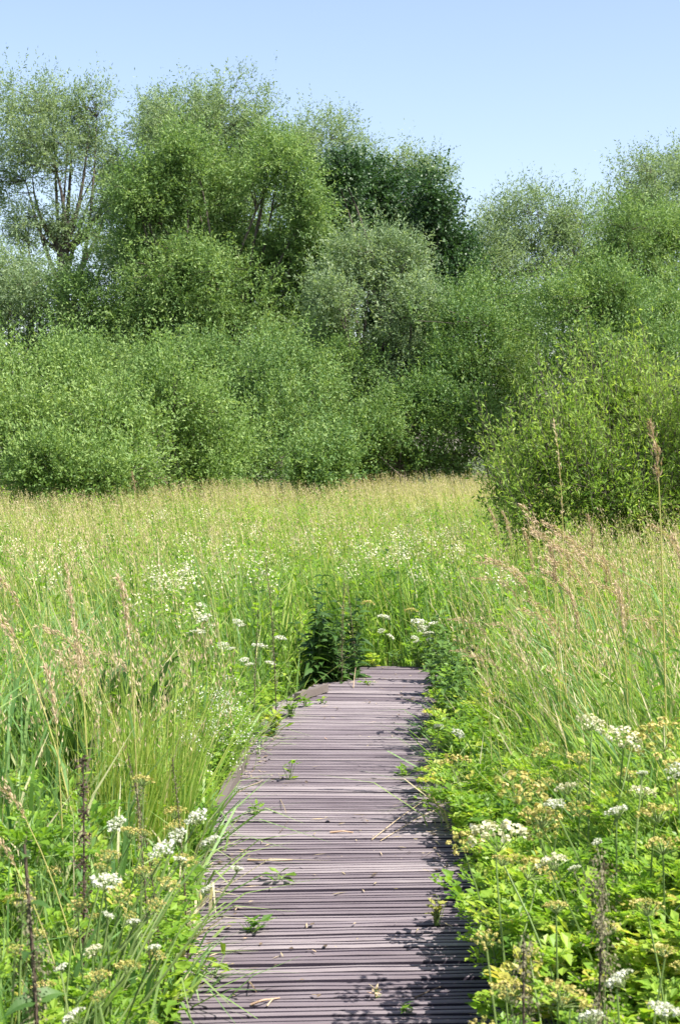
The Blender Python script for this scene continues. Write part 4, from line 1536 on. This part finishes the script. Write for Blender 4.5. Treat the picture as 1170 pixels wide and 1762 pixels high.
sprig("yellow-green weed at the far end of the planks by the nettle clump", 640, 1149, 36, .09, 1121, HERB, .75, .10)
sprig("dull green weed in the middle of the planks' far end", 682, 1147, 30, .08, 1122, NETTLE, .8, .10)
sprig("yellowing leafy weed spilling over the walk's kerb side before the bend", 470, 1268, 44, .09, 1123, HERB, .85, .12)
sprig("green leafy weed hugging the kerb side just before the angled stub", 500, 1235, 40, .08, 1124, HERB, .45, .12)
sprig("slender grass tuft at the shaded margin over red litter", 735, 1370, 14, .11, 1115, HERB, .6, .14)


# tufts of grass arching over the planks' margins
def make_tuft(seed, n, L, yellow):
    rng = R(seed)
    mb = MB()
    a = rng.uniform(0, 6.28, n)
    base = np.stack([rng.normal(0, .035, n), rng.normal(0, .05, n), 0 * a], 1)
    h = L * rng.uniform(.5, 1.1, n)
    blades(mb, base, h, a, h * rng.uniform(.25, .95, n), rng.uniform(.007, .016, n), np.clip(.5 + yellow + rng.normal(0, .2, n), 0, 1), rng, droop=rng.uniform(.2, .7, n))
    return mb.build("grass_clump", REEDY)


TUFTS = [(385, 1560, -.02, .42, .25, "yellowing grass tuft bowed over the planks below the kerb board"),
         (400, 1470, -.02, .46, .0, "broad green grass tuft crossing the kerb board's near end"),
         (372, 1640, -.02, .34, .38, "short dock-yellow tuft at the left margin of the nearest planks"),
         (432, 1290, -.02, .36, .1, "grass tuft at the far end of the kerb board"),
         (465, 1262, -.02, .30, .2, "low grass tuft on the margin beyond the kerb board"),
         (815, 1425, .04, .40, .3, "straw-tinged tuft behind the largest cream umbel"),
         (790, 1345, .05, .38, .15, "grass tuft over the reddish litter at the margin"),
         (770, 1280, .05, .34, .0, "green tuft in the shaded corner of the outer bend"),
         (330, 1720, -.03, .30, .1, "low green tuft at the left end of the bottom planks")]
for i, (px, py, dx, L, yl, lab) in enumerate(TUFTS):
    p = deck_pt(px, py, 0.0)
    k = np.argmin(np.hypot(PX - p[0], PY - p[1]))
    sgn = -1 if px < 600 else 1
    cut = float(left_half(PS[k])) if sgn < 0 else HALF
    x, y = PX[k] + math.cos(PA[k]) * sgn * (cut + .03), PY[k] - math.sin(PA[k]) * sgn * (cut + .03)
    o = make_tuft(1200 + i, 64, L + .25, yl)
    o.location = (x, y, float(gz(x, y)))
    tag(o, lab, "grass tuft", "grass tufts along the boardwalk's margins")


def build_litter():
    rng = R(1300)
    mb = MB()
    n = 1500
    s = rng.uniform(2.2, PS[-1] - .1, n)
    u = np.where(rng.random(n) < .72, 1 - np.abs(rng.normal(0, .16, n)), rng.uniform(0, 1, n))
    sg = np.where(rng.random(n) < .6, 1, -1)
    off = np.clip(u, -1, 1) * sg * np.where(sg > 0, HALF, left_half(s))
    cx, cy, ca = path_at(s)
    x, y = cx + np.cos(ca) * off, cy - np.sin(ca) * off
    keep = rng.random(n) < .25 + 1.1 * noise2(x, y, 68, .5) ** 2
    x, y = x[keep], y[keep]
    m = len(x)
    a = rng.uniform(0, 6.28, m)
    L = np.abs(rng.normal(.02, .025, m)) + .008
    leaves(mb, np.stack([x, y, rng.uniform(.004, .010, m)], 1), np.stack([np.cos(a), np.sin(a), rng.uniform(-.02, .12, m)], 1), L, np.minimum(L * .35, .006), np.clip(rng.normal(.5, .25, m), 0, 1), rng=rng, up=2.5)
    k = m // 3
    a = rng.uniform(0, 6.28, k)
    L = rng.uniform(.012, .035, k)
    leaves(mb, np.stack([x[:k] + rng.normal(0, .05, k), y[:k] + rng.normal(0, .05, k), rng.uniform(.004, .012, k)], 1), np.stack([np.cos(a), np.sin(a), rng.uniform(0, .2, k)], 1), L, L * .5, np.clip(rng.normal(.5, .3, k), 0, 1), rng=rng, up=2.5, m=1)
    mb.build("leaf_litter", [STRAW, BROWN], kind="stuff")


build_litter()
